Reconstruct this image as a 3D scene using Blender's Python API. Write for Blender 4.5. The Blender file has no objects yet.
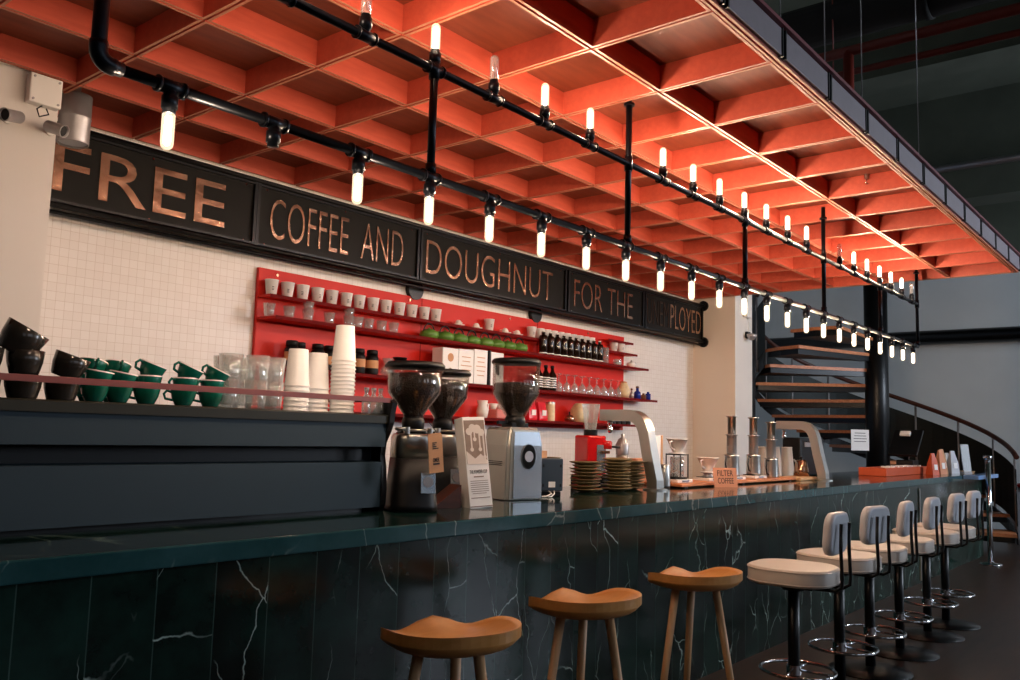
import bpy, bmesh, math, random
from mathutils import Vector, Matrix
random.seed(7)
PI = math.pi
scene = bpy.context.scene
COL = scene.collection
ZC = 1.45                    # eye height
CT = 1.08                    # counter top height

# ------------------------------------------------------------------ materials
def lin(c):
    if isinstance(c, str):
        c = [int(c[i:i+2], 16)/255 for i in (0, 2, 4)]
    return tuple(((x/12.92) if x <= .04045 else ((x+.055)/1.055)**2.4) for x in c)

MATS = {}
def new_mat(name):
    m = bpy.data.materials.new(name); m.use_nodes = True
    nt = m.node_tree; nt.nodes.clear()
    return m, nt, nt.nodes, nt.links

def mat(name, color, rough=.5, metal=0., var=.08, scale=12., bump=0., spec=.5, emis=None, trans=0., coat=0.):
    if name in MATS: return MATS[name]
    m, nt, N, L = new_mat(name)
    out = N.new('ShaderNodeOutputMaterial'); p = N.new('ShaderNodeBsdfPrincipled')
    L.new(p.outputs[0], out.inputs[0])
    tc = N.new('ShaderNodeTexCoord'); nz = N.new('ShaderNodeTexNoise')
    nz.inputs['Scale'].default_value = scale; nz.inputs['Detail'].default_value = 4
    L.new(tc.outputs['Object'], nz.inputs['Vector'])
    c = lin(color)
    mx = N.new('ShaderNodeMix'); mx.data_type = 'RGBA'
    mx.inputs[6].default_value = tuple(x*(1-var) for x in c)+(1,)
    mx.inputs[7].default_value = tuple(min(1, x*(1+var)) for x in c)+(1,)
    L.new(nz.outputs['Fac'], mx.inputs[0]); L.new(mx.outputs[2], p.inputs['Base Color'])
    p.inputs['Roughness'].default_value = rough; p.inputs['Metallic'].default_value = metal
    p.inputs['Specular IOR Level'].default_value = spec
    p.inputs['Coat Weight'].default_value = coat
    p.inputs['Transmission Weight'].default_value = trans
    if bump:
        b = N.new('ShaderNodeBump'); b.inputs['Strength'].default_value = bump; b.inputs['Distance'].default_value = .01
        L.new(nz.outputs['Fac'], b.inputs['Height']); L.new(b.outputs[0], p.inputs['Normal'])
    if emis:
        p.inputs['Emission Color'].default_value = lin(emis[0])+(1,); p.inputs['Emission Strength'].default_value = emis[1]
    MATS[name] = m
    return m

def wood(name, c1, c2, rough=.45, axis=(1, 12, 12), scale=3.):
    m, nt, N, L = new_mat(name)
    out = N.new('ShaderNodeOutputMaterial'); p = N.new('ShaderNodeBsdfPrincipled'); L.new(p.outputs[0], out.inputs[0])
    tc = N.new('ShaderNodeTexCoord'); mp = N.new('ShaderNodeMapping'); mp.inputs['Scale'].default_value = axis
    nz = N.new('ShaderNodeTexNoise'); nz.inputs['Scale'].default_value = scale; nz.inputs['Detail'].default_value = 6
    nz.inputs['Distortion'].default_value = .4
    L.new(tc.outputs['Object'], mp.inputs[0]); L.new(mp.outputs[0], nz.inputs['Vector'])
    r = N.new('ShaderNodeValToRGB'); r.color_ramp.elements[0].position = .3; r.color_ramp.elements[1].position = .7
    r.color_ramp.elements[0].color = lin(c1)+(1,); r.color_ramp.elements[1].color = lin(c2)+(1,)
    L.new(nz.outputs['Fac'], r.inputs[0]); L.new(r.outputs[0], p.inputs['Base Color'])
    p.inputs['Roughness'].default_value = rough
    return m

def thin_glass(name, tint='f4f8f8', gloss=.16, rough=.03, edge=.5, milk=.14):
    m, nt, N, L = new_mat(name)
    out = N.new('ShaderNodeOutputMaterial')
    t = N.new('ShaderNodeBsdfTransparent'); t.inputs[0].default_value = lin(tint)+(1,)
    g = N.new('ShaderNodeBsdfGlossy'); g.inputs['Roughness'].default_value = rough; g.inputs[0].default_value = (1, 1, 1, 1)
    lw = N.new('ShaderNodeLayerWeight'); lw.inputs[0].default_value = .45
    ma = N.new('ShaderNodeMath'); ma.operation = 'MULTIPLY_ADD'; ma.inputs[1].default_value = edge; ma.inputs[2].default_value = gloss*.5
    L.new(lw.outputs['Facing'], ma.inputs[0])
    mx = N.new('ShaderNodeMixShader'); L.new(ma.outputs[0], mx.inputs[0]); L.new(t.outputs[0], mx.inputs[1]); L.new(g.outputs[0], mx.inputs[2])
    df = N.new('ShaderNodeBsdfDiffuse'); df.inputs[0].default_value = (1, 1, 1, 1)
    mx2 = N.new('ShaderNodeMixShader'); mx2.inputs[0].default_value = milk
    L.new(mx.outputs[0], mx2.inputs[1]); L.new(df.outputs[0], mx2.inputs[2]); L.new(mx2.outputs[0], out.inputs[0])
    return m

def marble(name, base, base2, vein, rough, vscale=1.4, seams=False, vein_w=.012, strength=.8, spec=.5):
    m, nt, N, L = new_mat(name)
    out = N.new('ShaderNodeOutputMaterial'); p = N.new('ShaderNodeBsdfPrincipled'); L.new(p.outputs[0], out.inputs[0])
    tc = N.new('ShaderNodeTexCoord')
    vec = tc.outputs['Object']
    if seams:   # slab seams every 20 cm; each slab gets its own piece of stone
        sx = N.new('ShaderNodeSeparateXYZ'); L.new(vec, sx.inputs[0])
        dv = N.new('ShaderNodeMath'); dv.operation = 'DIVIDE'; dv.inputs[1].default_value = .2; L.new(sx.outputs[0], dv.inputs[0])
        fl = N.new('ShaderNodeMath'); fl.operation = 'FLOOR'; L.new(dv.outputs[0], fl.inputs[0])
        mu = N.new('ShaderNodeMath'); mu.operation = 'MULTIPLY'; mu.inputs[1].default_value = 7.31; L.new(fl.outputs[0], mu.inputs[0])
        cb = N.new('ShaderNodeCombineXYZ'); L.new(mu.outputs[0], cb.inputs[1]); L.new(mu.outputs[0], cb.inputs[2])
        ad = N.new('ShaderNodeVectorMath'); ad.operation = 'ADD'; L.new(vec, ad.inputs[0]); L.new(cb.outputs[0], ad.inputs[1])
        vec2 = ad.outputs[0]
    else:
        vec2 = vec
    n1 = N.new('ShaderNodeTexNoise'); n1.inputs['Scale'].default_value = 2.2; n1.inputs['Detail'].default_value = 7; n1.inputs['Roughness'].default_value = .65
    L.new(vec2, n1.inputs['Vector'])
    r = N.new('ShaderNodeValToRGB'); r.color_ramp.elements[0].position = .38; r.color_ramp.elements[1].position = .72
    r.color_ramp.elements[0].color = lin(base)+(1,); r.color_ramp.elements[1].color = lin(base2)+(1,)
    L.new(n1.outputs['Fac'], r.inputs[0])
    # veins: straight cracks, slightly distorted
    nd = N.new('ShaderNodeTexNoise'); nd.inputs['Scale'].default_value = 3.5; nd.inputs['Detail'].default_value = 5; L.new(vec2, nd.inputs['Vector'])
    sc_ = N.new('ShaderNodeVectorMath'); sc_.operation = 'SCALE'; sc_.inputs['Scale'].default_value = .22; L.new(nd.outputs['Color'], sc_.inputs[0])
    av = N.new('ShaderNodeVectorMath'); av.operation = 'ADD'; L.new(vec2, av.inputs[0]); L.new(sc_.outputs[0], av.inputs[1])
    mp = N.new('ShaderNodeMapping'); mp.inputs['Scale'].default_value = (1.9, 1, .9); mp.inputs['Rotation'].default_value = (.2, .5, .1)
    L.new(av.outputs[0], mp.inputs[0])
    n2 = N.new('ShaderNodeTexVoronoi'); n2.feature = 'DISTANCE_TO_EDGE'; n2.inputs['Scale'].default_value = vscale
    L.new(mp.outputs[0], n2.inputs['Vector'])
    mr = N.new('ShaderNodeMapRange'); mr.inputs[1].default_value = 0; mr.inputs[2].default_value = vein_w; mr.inputs[3].default_value = 1; mr.inputs[4].default_value = 0
    L.new(n2.outputs['Distance'], mr.inputs[0])
    n3 = N.new('ShaderNodeTexNoise'); n3.inputs['Scale'].default_value = 3.1; L.new(vec2, n3.inputs['Vector'])
    mr2 = N.new('ShaderNodeMapRange'); mr2.inputs[1].default_value = .44; mr2.inputs[2].default_value = .62; L.new(n3.outputs['Fac'], mr2.inputs[0])
    mm = N.new('ShaderNodeMath'); mm.operation = 'MULTIPLY'; L.new(mr.outputs[0], mm.inputs[0]); L.new(mr2.outputs[0], mm.inputs[1])
    m3 = N.new('ShaderNodeMath'); m3.operation = 'MULTIPLY'; m3.inputs[1].default_value = strength; L.new(mm.outputs[0], m3.inputs[0])
    mx = N.new('ShaderNodeMix'); mx.data_type = 'RGBA'; L.new(m3.outputs[0], mx.inputs[0]); L.new(r.outputs[0], mx.inputs[6]); mx.inputs[7].default_value = lin(vein)+(1,)
    col = mx.outputs[2]
    if seams:
        fr = N.new('ShaderNodeMath'); fr.operation = 'FRACT'; L.new(dv.outputs[0], fr.inputs[0])
        lt = N.new('ShaderNodeMath'); lt.operation = 'LESS_THAN'; lt.inputs[1].default_value = .018; L.new(fr.outputs[0], lt.inputs[0])
        mu2 = N.new('ShaderNodeMath'); mu2.operation = 'MULTIPLY'; mu2.inputs[1].default_value = .45; L.new(lt.outputs[0], mu2.inputs[0])
        mx2 = N.new('ShaderNodeMix'); mx2.data_type = 'RGBA'; L.new(mu2.outputs[0], mx2.inputs[0]); L.new(col, mx2.inputs[6]); mx2.inputs[7].default_value = lin('5a756c')+(1,)
        col = mx2.outputs[2]
    L.new(col, p.inputs['Base Color']); p.inputs['Roughness'].default_value = rough; p.inputs['Specular IOR Level'].default_value = spec
    return m

def tile_mat(name):
    m, nt, N, L = new_mat(name)
    out = N.new('ShaderNodeOutputMaterial'); p = N.new('ShaderNodeBsdfPrincipled'); L.new(p.outputs[0], out.inputs[0])
    tc = N.new('ShaderNodeTexCoord'); sx = N.new('ShaderNodeSeparateXYZ'); L.new(tc.outputs['Object'], sx.inputs[0])
    cb = N.new('ShaderNodeCombineXYZ'); L.new(sx.outputs[0], cb.inputs[0]); L.new(sx.outputs[2], cb.inputs[1])
    b = N.new('ShaderNodeTexBrick'); b.offset = 0; b.squash = 1
    b.inputs['Scale'].default_value = 1; b.inputs['Brick Width'].default_value = .052; b.inputs['Row Height'].default_value = .052
    b.inputs['Mortar Size'].default_value = .0013; b.inputs['Mortar Smooth'].default_value = .3
    b.inputs['Color1'].default_value = lin('e0d8d0')+(1,); b.inputs['Color2'].default_value = lin('e4ddd6')+(1,); b.inputs['Mortar'].default_value = lin('c9bbae')+(1,)
    L.new(cb.outputs[0], b.inputs['Vector'])
    L.new(b.outputs['Color'], p.inputs['Base Color']); p.inputs['Roughness'].default_value = .35
    bu = N.new('ShaderNodeBump'); bu.invert = True; bu.inputs['Strength'].default_value = .3; bu.inputs['Distance'].default_value = .002
    L.new(b.outputs['Fac'], bu.inputs['Height']); L.new(bu.outputs[0], p.inputs['Normal'])
    return m

m_tile = tile_mat('white_tiles')
m_plaster = mat('white_plaster', 'ddd6ce', .75, var=.04, scale=3, bump=.05)
m_warmlit = mat('warm_lit_plaster', 'e3d3c3', .75, var=.03, scale=3)
m_bluewall = mat('grey_blue_plaster', 'ccd0d0', .7, var=.12, scale=1.2)
m_concrete = mat('raw_concrete', '4e5448', .9, var=.3, scale=2.2, bump=.3)
m_floor = wood('dark_floor', '241812', '3a2a1e', .35, (1, 8, 1), 2.)
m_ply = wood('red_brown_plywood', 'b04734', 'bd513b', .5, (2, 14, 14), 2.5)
m_ply_top = wood('darker_plywood_panel', '6e2e1a', '7e3a22', .5, (2, 14, 14), 2.5)  # coffer tops set darker and browner than the coffer sides
m_ply_edge = wood('plywood_edge', 'aa6c50', 'ba7c60', .5, (4, 4, 4), 8)
m_pipe = mat('black_iron', '14181f', .32, .6, var=.15, scale=30)
m_black = mat('black_metal', '0e0f11', .35, .3, var=.1)
m_blackplastic = mat('black_plastic', '0b0b0d', .45, var=.1, spec=.3)
m_steel = mat('brushed_steel', 'c4c2bd', .32, 1., var=.05, scale=60)
m_chrome = mat('chrome', 'd6d8dc', .08, 1., var=.02)
m_galv = mat('galvanised_steel', 'a7a3a4', .38, .6, var=.2, scale=9)
m_signface = mat('sign_black', '14110c', .5, var=.15, scale=8, spec=.15)
m_copper = mat('copper_letters', 'a8826a', .24, .9, var=.6, scale=11, bump=.6)
m_copper_dark = mat('tarnished_letters', '4a3426', .4, .85, var=.5, scale=9)
m_redshelf = mat('red_paint', 'c82418', .5, var=.05, scale=6, spec=.25)
m_darkred = mat('dark_red_edge', '680e0f', .7, var=.08, spec=.1)
m_marble_top = marble('green_marble_top', '0b1c1a', '17302b', '7f9c90', .09, 1.1, strength=.5)
m_marble_edge = marble('green_marble_edge', '1c4244', '365c60', 'b9cfc4', .12, 1.6, strength=.6)
m_marble_front = marble('green_marble_front', '06110d', '1c3c33', 'c9ddd2', .18, 2.1, True, .009, 1., spec=.3)
m_machine = mat('slate_blue_metal', '22333d', .55, 0, var=.05, spec=.3)
m_machine_lip = mat('dark_olive_metal', '2c2a20', .4, .3)
m_rail = mat('red_brown_rail', '7a3b34', .45, .2)
m_glass = thin_glass('clear_glass')
m_glass2 = thin_glass('hopper_glass', 'ececea', .05, edge=.22, milk=0)
m_beans = mat('coffee_beans', '2c1a12', .6, var=.8, scale=120, bump=.8)
m_white = mat('white_ceramic', 'eeeae4', .25, var=.02)
m_paper = mat('white_paper', 'f0eeec', .6, var=.02)
m_ink = mat('ink', '2a2826', .7)
m_green = mat('green_glaze', '0e5f4e', .22, var=.08)
m_potgreen = mat('green_enamel', '5d8a3a', .35, var=.1)
m_brownglaze = mat('dark_glaze', '34302c', .14, .3, var=.5, scale=14)
m_oliveplate = mat('olive_stoneware', '7a6a48', .35, var=.35, scale=10)
m_silver = mat('silver_paint', 'a8a8a2', .3, .55, var=.04)
m_bluesilver = mat('pale_steel', 'b4bfca', .25, .75, var=.04)
m_kraft = mat('kraft_card', 'c99468', .7, var=.08)
m_kraft_pink = mat('salmon_card', 'd99572', .7, var=.06)
m_darkwood = wood('dark_brown_wood', '3b1d12', '54291a', .45)
m_lightwood = wood('pale_wood', 'c89a6c', 'd8ac7e', .45, (10, 10, 1), 3)
m_stoolwood = wood('stool_wood', 'c98a48', 'd89a5a', .35, (3, 14, 14), 2.5)
m_orangewood = wood('tread_wood', 'c67444', 'dc8e5e', .45, (3, 12, 12), 3)
m_redgrind = mat('red_enamel', 'cf1216', .22, var=.04, coat=.4)
m_upholstery = mat('white_vinyl', 'cfc4ba', .45, var=.05, scale=8, bump=.05)
m_upback = mat('grey_white_vinyl', 'bcbfc6', .45, var=.05, scale=8)
m_brownglass = mat('brown_glass', '1d110a', .1, .1, var=.2)
m_blue = mat('blue_glass', '1c2f8a', .15, var=.1)
m_blueplastic = mat('grey_blue_plastic', '34414f', .45, var=.06)
m_amber = mat('brown_jar', '6a3f22', .3)
m_tin = mat('cream_tin', 'd8c39a', .4, var=.3, scale=30)
m_pink = mat('pink_box', 'd77f77', .6, var=.1)
m_redbag = mat('red_foil_bag', 'd51b2e', .35, var=.12, bump=.3)
m_redpipe = mat('red_pipe_paint', '7e2a1c', .5, var=.1)
m_redtrim = mat('oxide_red_trim', '7d2630', .45, var=.1)
m_fascia = mat('grey_violet_laminate', '8a7e84', .55, var=.1, scale=20)
m_duct = mat('black_duct', '0c0d0d', .8, var=.3)
m_mesh = mat('perforated_dark_steel', '1e2422', .6, .4, var=.5, scale=160)
m_orangetray = mat('orange_tray', 'c9532c', .45, var=.06)
m_greyglass = thin_glass('blue_glass_edge', '8fb4d8', .5)

def bulb_mat():
    m, nt, N, L = new_mat('lit_bulb')
    out = N.new('ShaderNodeOutputMaterial'); e = N.new('ShaderNodeEmission')
    e.inputs[0].default_value = (1., .73, .51, 1); e.inputs[1].default_value = BULB
    L.new(e.outputs[0], out.inputs[0]); return m
BULB = 600.
m_bulb = bulb_mat()
def frosted():
    m, nt, N, L = new_mat('frosted_bulb_glass')
    out = N.new('ShaderNodeOutputMaterial'); e = N.new('ShaderNodeEmission'); t = N.new('ShaderNodeBsdfTransparent'); a = N.new('ShaderNodeAddShader')
    e.inputs[0].default_value = (1., .78, .52, 1); e.inputs[1].default_value = .75; t.inputs[0].default_value = (.85, .85, .85, 1)
    L.new(e.outputs[0], a.inputs[0]); L.new(t.outputs[0], a.inputs[1]); L.new(a.outputs[0], out.inputs[0]); return m
m_frost = frosted()

# ------------------------------------------------------------------ mesh builder
class MB:
    def __init__(s): s.bm = bmesh.new(); s.mi = 0
    def _face(s, vs, smooth=False):
        try: f = s.bm.faces.new(vs)
        except ValueError: return None
        f.material_index = s.mi; f.smooth = smooth; return f
    def box(s, c, d, rz=0., bev=0., rx=0., ry=0.):
        M = Matrix.Translation(c) @ Matrix.Rotation(rz, 4, 'Z') @ Matrix.Rotation(ry, 4, 'Y') @ Matrix.Rotation(rx, 4, 'X')
        t = bmesh.new(); bmesh.ops.create_cube(t, size=1, matrix=Matrix.Diagonal((*d, 1)))
        if bev: bmesh.ops.bevel(t, geom=t.edges[:], offset=bev, segments=2, profile=.5, affect='EDGES')
        s._merge(t, M, False); return s
    def _merge(s, t, M, smooth):
        vm = {v: s.bm.verts.new(M @ v.co) for v in t.verts}
        for f in t.faces: s._face([vm[v] for v in f.verts], smooth or f.smooth)
        t.free()
    def lathe(s, prof, c=(0, 0, 0), seg=20, M=None, a0=0., smooth=True, flute=0., nfl=0):
        M = M or Matrix.Identity(4); T = Matrix.Translation(c) @ M
        rings = []
        for r, z in prof:
            if r <= 1e-6: rings.append([s.bm.verts.new(T @ Vector((0, 0, z)))])
            else:
                ring = []
                for i in range(seg):
                    a = a0+2*PI*i/seg; rr = r*(1+flute*math.cos(nfl*a)) if flute else r
                    ring.append(s.bm.verts.new(T @ Vector((rr*math.cos(a), rr*math.sin(a), z))))
                rings.append(ring)
        for A, B in zip(rings, rings[1:]):
            for i in range(seg):
                j = (i+1) % seg
                if len(A) == 1 and len(B) == 1: continue
                if len(A) == 1: s._face([A[0], B[j], B[i]][::-1], smooth)
                elif len(B) == 1: s._face([A[i], A[j], B[0]], smooth)
                else: s._face([A[i], A[j], B[j], B[i]], smooth)
        return s
    def cyl(s, c, r, h, seg=20, r2=None, M=None):
        r2 = r if r2 is None else r2
        # duplicate rim rings keep the caps flat
        T = M or Matrix.Identity(4)
        s.lathe([(0, 0), (r, 0)], c, seg, T, smooth=False); s.lathe([(r, 0), (r2, h)], c, seg, T); s.lathe([(r2, h), (0, h)], c, seg, T, smooth=False)
        return s
    def tube(s, pts, r, seg=10, caps=True, closed=False):
        pts = [Vector(p) for p in pts]; n = len(pts); rings = []
        up = None
        for i, p in enumerate(pts):
            if closed: t = (pts[(i+1) % n]-pts[i-1]).normalized()
            else: t = (pts[min(i+1, n-1)]-pts[max(i-1, 0)]).normalized()
            if up is None:
                up = Vector((0, 0, 1)) if abs(t.z) < .9 else Vector((1, 0, 0))
            a = (up - t*up.dot(t)).normalized(); b = t.cross(a); up = a
            rr = r[i] if isinstance(r, (list, tuple)) else r
            rings.append([s.bm.verts.new(p+(a*math.cos(2*PI*k/seg)+b*math.sin(2*PI*k/seg))*rr) for k in range(seg)])
        prs = list(zip(rings, rings[1:])) + ([(rings[-1], rings[0])] if closed else [])
        for A, B in prs:
            for k in range(seg): s._face([A[k], A[(k+1) % seg], B[(k+1) % seg], B[k]], True)
        if caps and not closed: s._face(rings[0][::-1]); s._face(rings[-1])
        return s
    def ring(s, c, R, r, n=32, seg=8):
        return s.tube([(c[0]+R*math.cos(2*PI*i/n), c[1]+R*math.sin(2*PI*i/n), c[2]) for i in range(n)], r, seg, closed=True)
    def prism(s, poly, h, M=None, smooth_side=False):
        """poly in local XY, extruded along local Z by h, placed by M"""
        M = M or Matrix.Identity(4)
        A = [s.bm.verts.new(M @ Vector((x, y, 0))) for x, y in poly]; B = [s.bm.verts.new(M @ Vector((x, y, h))) for x, y in poly]
        s._face(A[::-1]); s._face(B); n = len(poly)
        for i in range(n): s._face([A[i], A[(i+1) % n], B[(i+1) % n], B[i]], smooth_side)
        return s
    def loft(s, sections, smooth=True, caps=True):
        R = [[s.bm.verts.new(Vector(p)) for p in sec] for sec in sections]; n = len(R[0])
        for A, B in zip(R, R[1:]):
            for k in range(n): s._face([A[k], A[(k+1) % n], B[(k+1) % n], B[k]], smooth)
        if caps: s._face(R[0][::-1]); s._face(R[-1])
        return s
    def build(s, name, m, parent=None, loc=None):
        bmesh.ops.recalc_face_normals(s.bm, faces=s.bm.faces[:])
        me = bpy.data.meshes.new(name); s.bm.to_mesh(me); s.bm.free()
        for x in (m if isinstance(m, (list, tuple)) else [m]): me.materials.append(x)
        o = bpy.data.objects.new(name, me); COL.objects.link(o)
        if parent: o.parent = parent
        if loc: o.location = loc
        return o

def tag(o, label, cat, group=None, kind=None):
    o['label'] = label; o['category'] = cat
    if group: o['group'] = group
    if kind: o['kind'] = kind
    return o
def struct(o): o['kind'] = 'structure'; return o
def thing(name, label, cat, loc=(0, 0, 0), rz=0., group=None):
    o = bpy.data.objects.new(name, None); COL.objects.link(o); o.empty_display_size = .1
    o.location = loc; o.rotation_euler = (0, 0, rz)
    return tag(o, label, cat, group)
def dup(root, loc, rot=(0, 0, 0), label=None, group=None, scale=None):
    def cp(o, parent):
        c = o.copy(); COL.objects.link(c)
        if parent: c.parent = parent
        for ch in [x for x in bpy.data.objects if x.parent == o]: cp(ch, c)
        return c
    r = cp(root, None); r.location = loc; r.rotation_euler = rot
    if label: r['label'] = label
    if group: r['group'] = group
    if scale: r.scale = (scale,)*3 if not isinstance(scale, tuple) else scale
    return r
ORD = ['first', 'second', 'third', 'fourth', 'fifth', 'sixth', 'seventh', 'eighth', 'ninth', 'tenth', 'eleventh', 'twelfth', 'thirteenth', 'fourteenth', 'fifteenth', 'sixteenth', 'seventeenth']

def text_mesh(body, name, m, w, h, depth=.004, parent=None, loc=(0, 0, 0), rot=(PI/2, 0, 0), thin=0., spacing=1.):
    """lettering scaled to w x h, lower-left at origin, standing in XZ facing -Y by default"""
    cu = bpy.data.curves.new('lettering', 'FONT'); cu.body = body; cu.extrude = .01; cu.offset = -thin; cu.resolution_u = 4
    cu.space_character = spacing; cu.space_line = .95
    tmp = bpy.data.objects.new('lettering_source', cu); COL.objects.link(tmp)
    bpy.context.view_layer.update()
    me = bpy.data.meshes.new_from_object(tmp.evaluated_get(bpy.context.evaluated_depsgraph_get()))
    bpy.data.objects.remove(tmp); bpy.data.curves.remove(cu)
    xs = [v.co.x for v in me.vertices]; ys = [v.co.y for v in me.vertices]
    x0, x1, y0, y1 = min(xs), max(xs), min(ys), max(ys)
    for v in me.vertices:
        v.co.x = (v.co.x-x0)/(x1-x0)*w; v.co.y = (v.co.y-y0)/(y1-y0)*h; v.co.z = depth*(1 if v.co.z > 0 else 0)
    me.materials.clear(); me.materials.append(m); me.name = name
    o = bpy.data.objects.new(name, me); COL.objects.link(o); o.location = loc; o.rotation_euler = rot
    if parent: o.parent = parent
    return o

# ------------------------------------------------------------------ camera
cam = bpy.data.cameras.new('camera'); co = bpy.data.objects.new('camera', cam); COL.objects.link(co)
cam.sensor_width = 36; cam.lens = 36*863.03/1020; cam.clip_start = .05; cam.clip_end = 100
yaw, pitch, roll = 0.688863, 0.106655, 0.0277854
f = Vector((math.cos(yaw)*math.cos(pitch), math.sin(yaw)*math.cos(pitch), math.sin(pitch)))
r_ = f.cross(Vector((0, 0, 1))).normalized(); u_ = r_.cross(f)
r2 = r_*math.cos(roll)+u_*math.sin(roll); u2 = -r_*math.sin(roll)+u_*math.cos(roll)
R = Matrix((r2, u2, -f)).transposed().to_4x4()
co.matrix_world = Matrix.Translation((0, 0, ZC)) @ R
scene.camera = co

# ------------------------------------------------------------------ room shell
def slab(name, m, x0, x1, y0, y1, z0, z1):
    return struct(MB().box(((x0+x1)/2, (y0+y1)/2, (z0+z1)/2), (x1-x0, y1-y0, z1-z0)).build(name, m))
slab('floor', m_floor, -4, 18, -7, 9, -.2, 0)
slab('wall_back', m_tile, 1.5, 9.93, 5.15, 5.35, 0, 7.0)
# pier at the left end and at the right end of the tiled wall
slab('wall_left', m_plaster, -4, 1.83, 4.58, 5.35, 0, 7.0)
pier = MB(); pier.box((10.18, 4.965, 3.5), (.5, .77, 7.0)); 
pier.bm.faces.ensure_lookup_table()
for fc in pier.bm.faces:
    if fc.calc_center_median().x < 9.95: fc.material_index = 1  # white pier's side face tinted: warm light put into the plaster colour
struct(pier.build('wall_right', [m_plaster, m_warmlit]))
slab('wall_far', m_bluewall, 17, 17.2, -7, 9, 0, ZC+3.25)
slab('wall_far_upper', m_concrete, 17, 17.2, -7, 9, ZC+3.25, 7.0)
slab('wall_rear', m_bluewall, 9.93, 18, 8.8, 9, 0, 7.0)
slab('wall_side', mat('dark_plaster', '35383a', .8), -4.2, -4, -7, 9, 0, 7.0)
slab('ceiling', m_concrete, -4, 18, -7, 9, 7.0, 7.2)
# unseen front wall behind the camera, windows raised clear of the counter's reflections
fw = MB(); wins = [(-2.6, -.6), (1.6, 3.4), (4.1, 5.9), (8.2, 10.6), (12.2, 14.8)]
zb, zt = 2.5, 5.6
fw.box((7, -7.1, zb/2), (22, .2, zb)); fw.box((7, -7.1, (zt+7)/2), (22, .2, 7-zt))
xs = [-4]+[v for w in wins for v in w]+[18]
for a, b in zip(xs[::2], xs[1::2]): fw.box(((a+b)/2, -7.1, (zb+zt)/2), (b-a, .2, zt-zb))
struct(fw.build('wall_front', mat('dark_plaster', '35383a', .8)))
for i, (a, b) in enumerate(wins):
    fr = MB()
    for x in (a+.03, (a+b)/2, b-.03): fr.box((x, -7.04, (zb+zt)/2), (.06, .08, zt-zb))
    for z in (zb+.03, (zb+zt)/2+.4, zt-.03): fr.box(((a+b)/2, -7.04, z), (b-a, .08, .06))
    w = struct(fr.build('window_%d' % (i+1), m_black))
    MB().box(((a+b)/2, -7.06, (zb+zt)/2), (b-a-.02, .01, zt-zb-.02)).build('window_pane', mat('daylit_glass_%d' % i, '000000', .5, emis=('c4cedc', [1.5, 3, 3, 3, 44][i])), w)  # added glow: far-end pane made much stronger to brighten the far wall

# concrete beams, services high up on the right
beam = MB(); beam.box((15.0, 1, 6.15), (.6, 15.9, 1.7)); struct(beam.build('ceiling_beam', m_concrete))
beam = MB(); beam.box((11.6, 1, 6.6), (.5, 15.9, .8)); struct(beam.build('ceiling_beam', m_concrete))
tag(MB().tube([(14.5, -6.9, ZC+4.32), (14.5, 8.7, ZC+4.32)], .06, 12).build('conduit_pipe', m_galv), 'grey horizontal conduit under the concrete beam, top right', 'pipe')
tag(MB().tube([(17-.16, -6.9, ZC+1.92), (17-.16, 8.7, ZC+1.92)], .13, 14).build('wall_pipe', m_black), 'thick dark pipe running across the grey-blue far wall', 'pipe')
p = MB(); p.tube([(7.43, -5, ZC+3.4), (7.43, 5.1, ZC+3.4)], .045, 12)
p.tube([(7.43, 2.37, ZC+3.4), (7.43, 2.37, ZC+1.885)], .045, 12)
tag(p.build('sprinkler_pipe', m_redpipe), 'red pipe with a drop leg, upper of the two above the canopy', 'pipe')
p = MB(); p.tube([(7.72, -5, ZC+3.33), (7.72, 5.1, ZC+3.33)], .03, 12)
for y in (-3.5, -.5, 2.6): p.tube([(7.72, y, ZC+3.33), (7.72, y, 6.99)], .006, 6)
tag(p.build('sprinkler_pipe', m_redpipe), 'thinner red pipe, lower of the two above the canopy', 'pipe')
d = MB(); d.tube([(7.9, -5, ZC+3.95), (7.9, 3.2, ZC+3.95)], .2, 20)
for y in (-2, 0, .9, 1.8): d.tube([(7.9, y, ZC+3.95), (7.9, y+.06, ZC+3.95)], .215, 20); d.tube([(7.9, y, ZC+3.95), (7.9, y, 6.99)], .008, 6)
tag(d.build('air_duct', m_duct), 'black insulated round duct above the red pipes', 'duct')

# ------------------------------------------------------------------ coffered canopy
CX0, CY0, CS, CD = 3.10, 1.525, .604, .135
CSY = .598
CZ = ZC+1.735
canopy = thing('coffered_canopy', 'large red-brown plywood coffered canopy hanging over the bar', 'canopy', (0, 0, CZ))
g = .0055; t = .014
cf = MB(); hx, hy = CS/2-g, CSY/2-g
for sx in (-1, 1):
    cf.mi = 0; cf.box((sx*(hx-t/2), 0, CD/2), (t, 2*hy, CD)); 
    cf.box((0, sx*(hy-t/2), CD/2), (2*(hx-t), t, CD))
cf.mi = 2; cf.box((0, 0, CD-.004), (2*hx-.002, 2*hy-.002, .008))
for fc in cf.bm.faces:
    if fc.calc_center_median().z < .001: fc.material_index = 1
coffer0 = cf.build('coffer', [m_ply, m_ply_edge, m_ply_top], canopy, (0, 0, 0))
first = True
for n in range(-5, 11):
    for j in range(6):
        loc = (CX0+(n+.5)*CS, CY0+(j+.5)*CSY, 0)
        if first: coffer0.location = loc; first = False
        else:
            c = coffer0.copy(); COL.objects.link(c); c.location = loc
xr = CX0+11*CS; xl = CX0-5*CS; yb = CY0+6*CSY
e = MB()
for y, w_ in ((CY0-.009, .011), (CY0-.032, .012)):
    e.mi = 0; e.box(((xl+xr+.03)/2, y, .0675), (xr-xl+.03, w_, .135)); e.mi = 1; e.box(((xl+xr+.03)/2, y, -.002), (xr-xl+.03, w_, .004))
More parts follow.
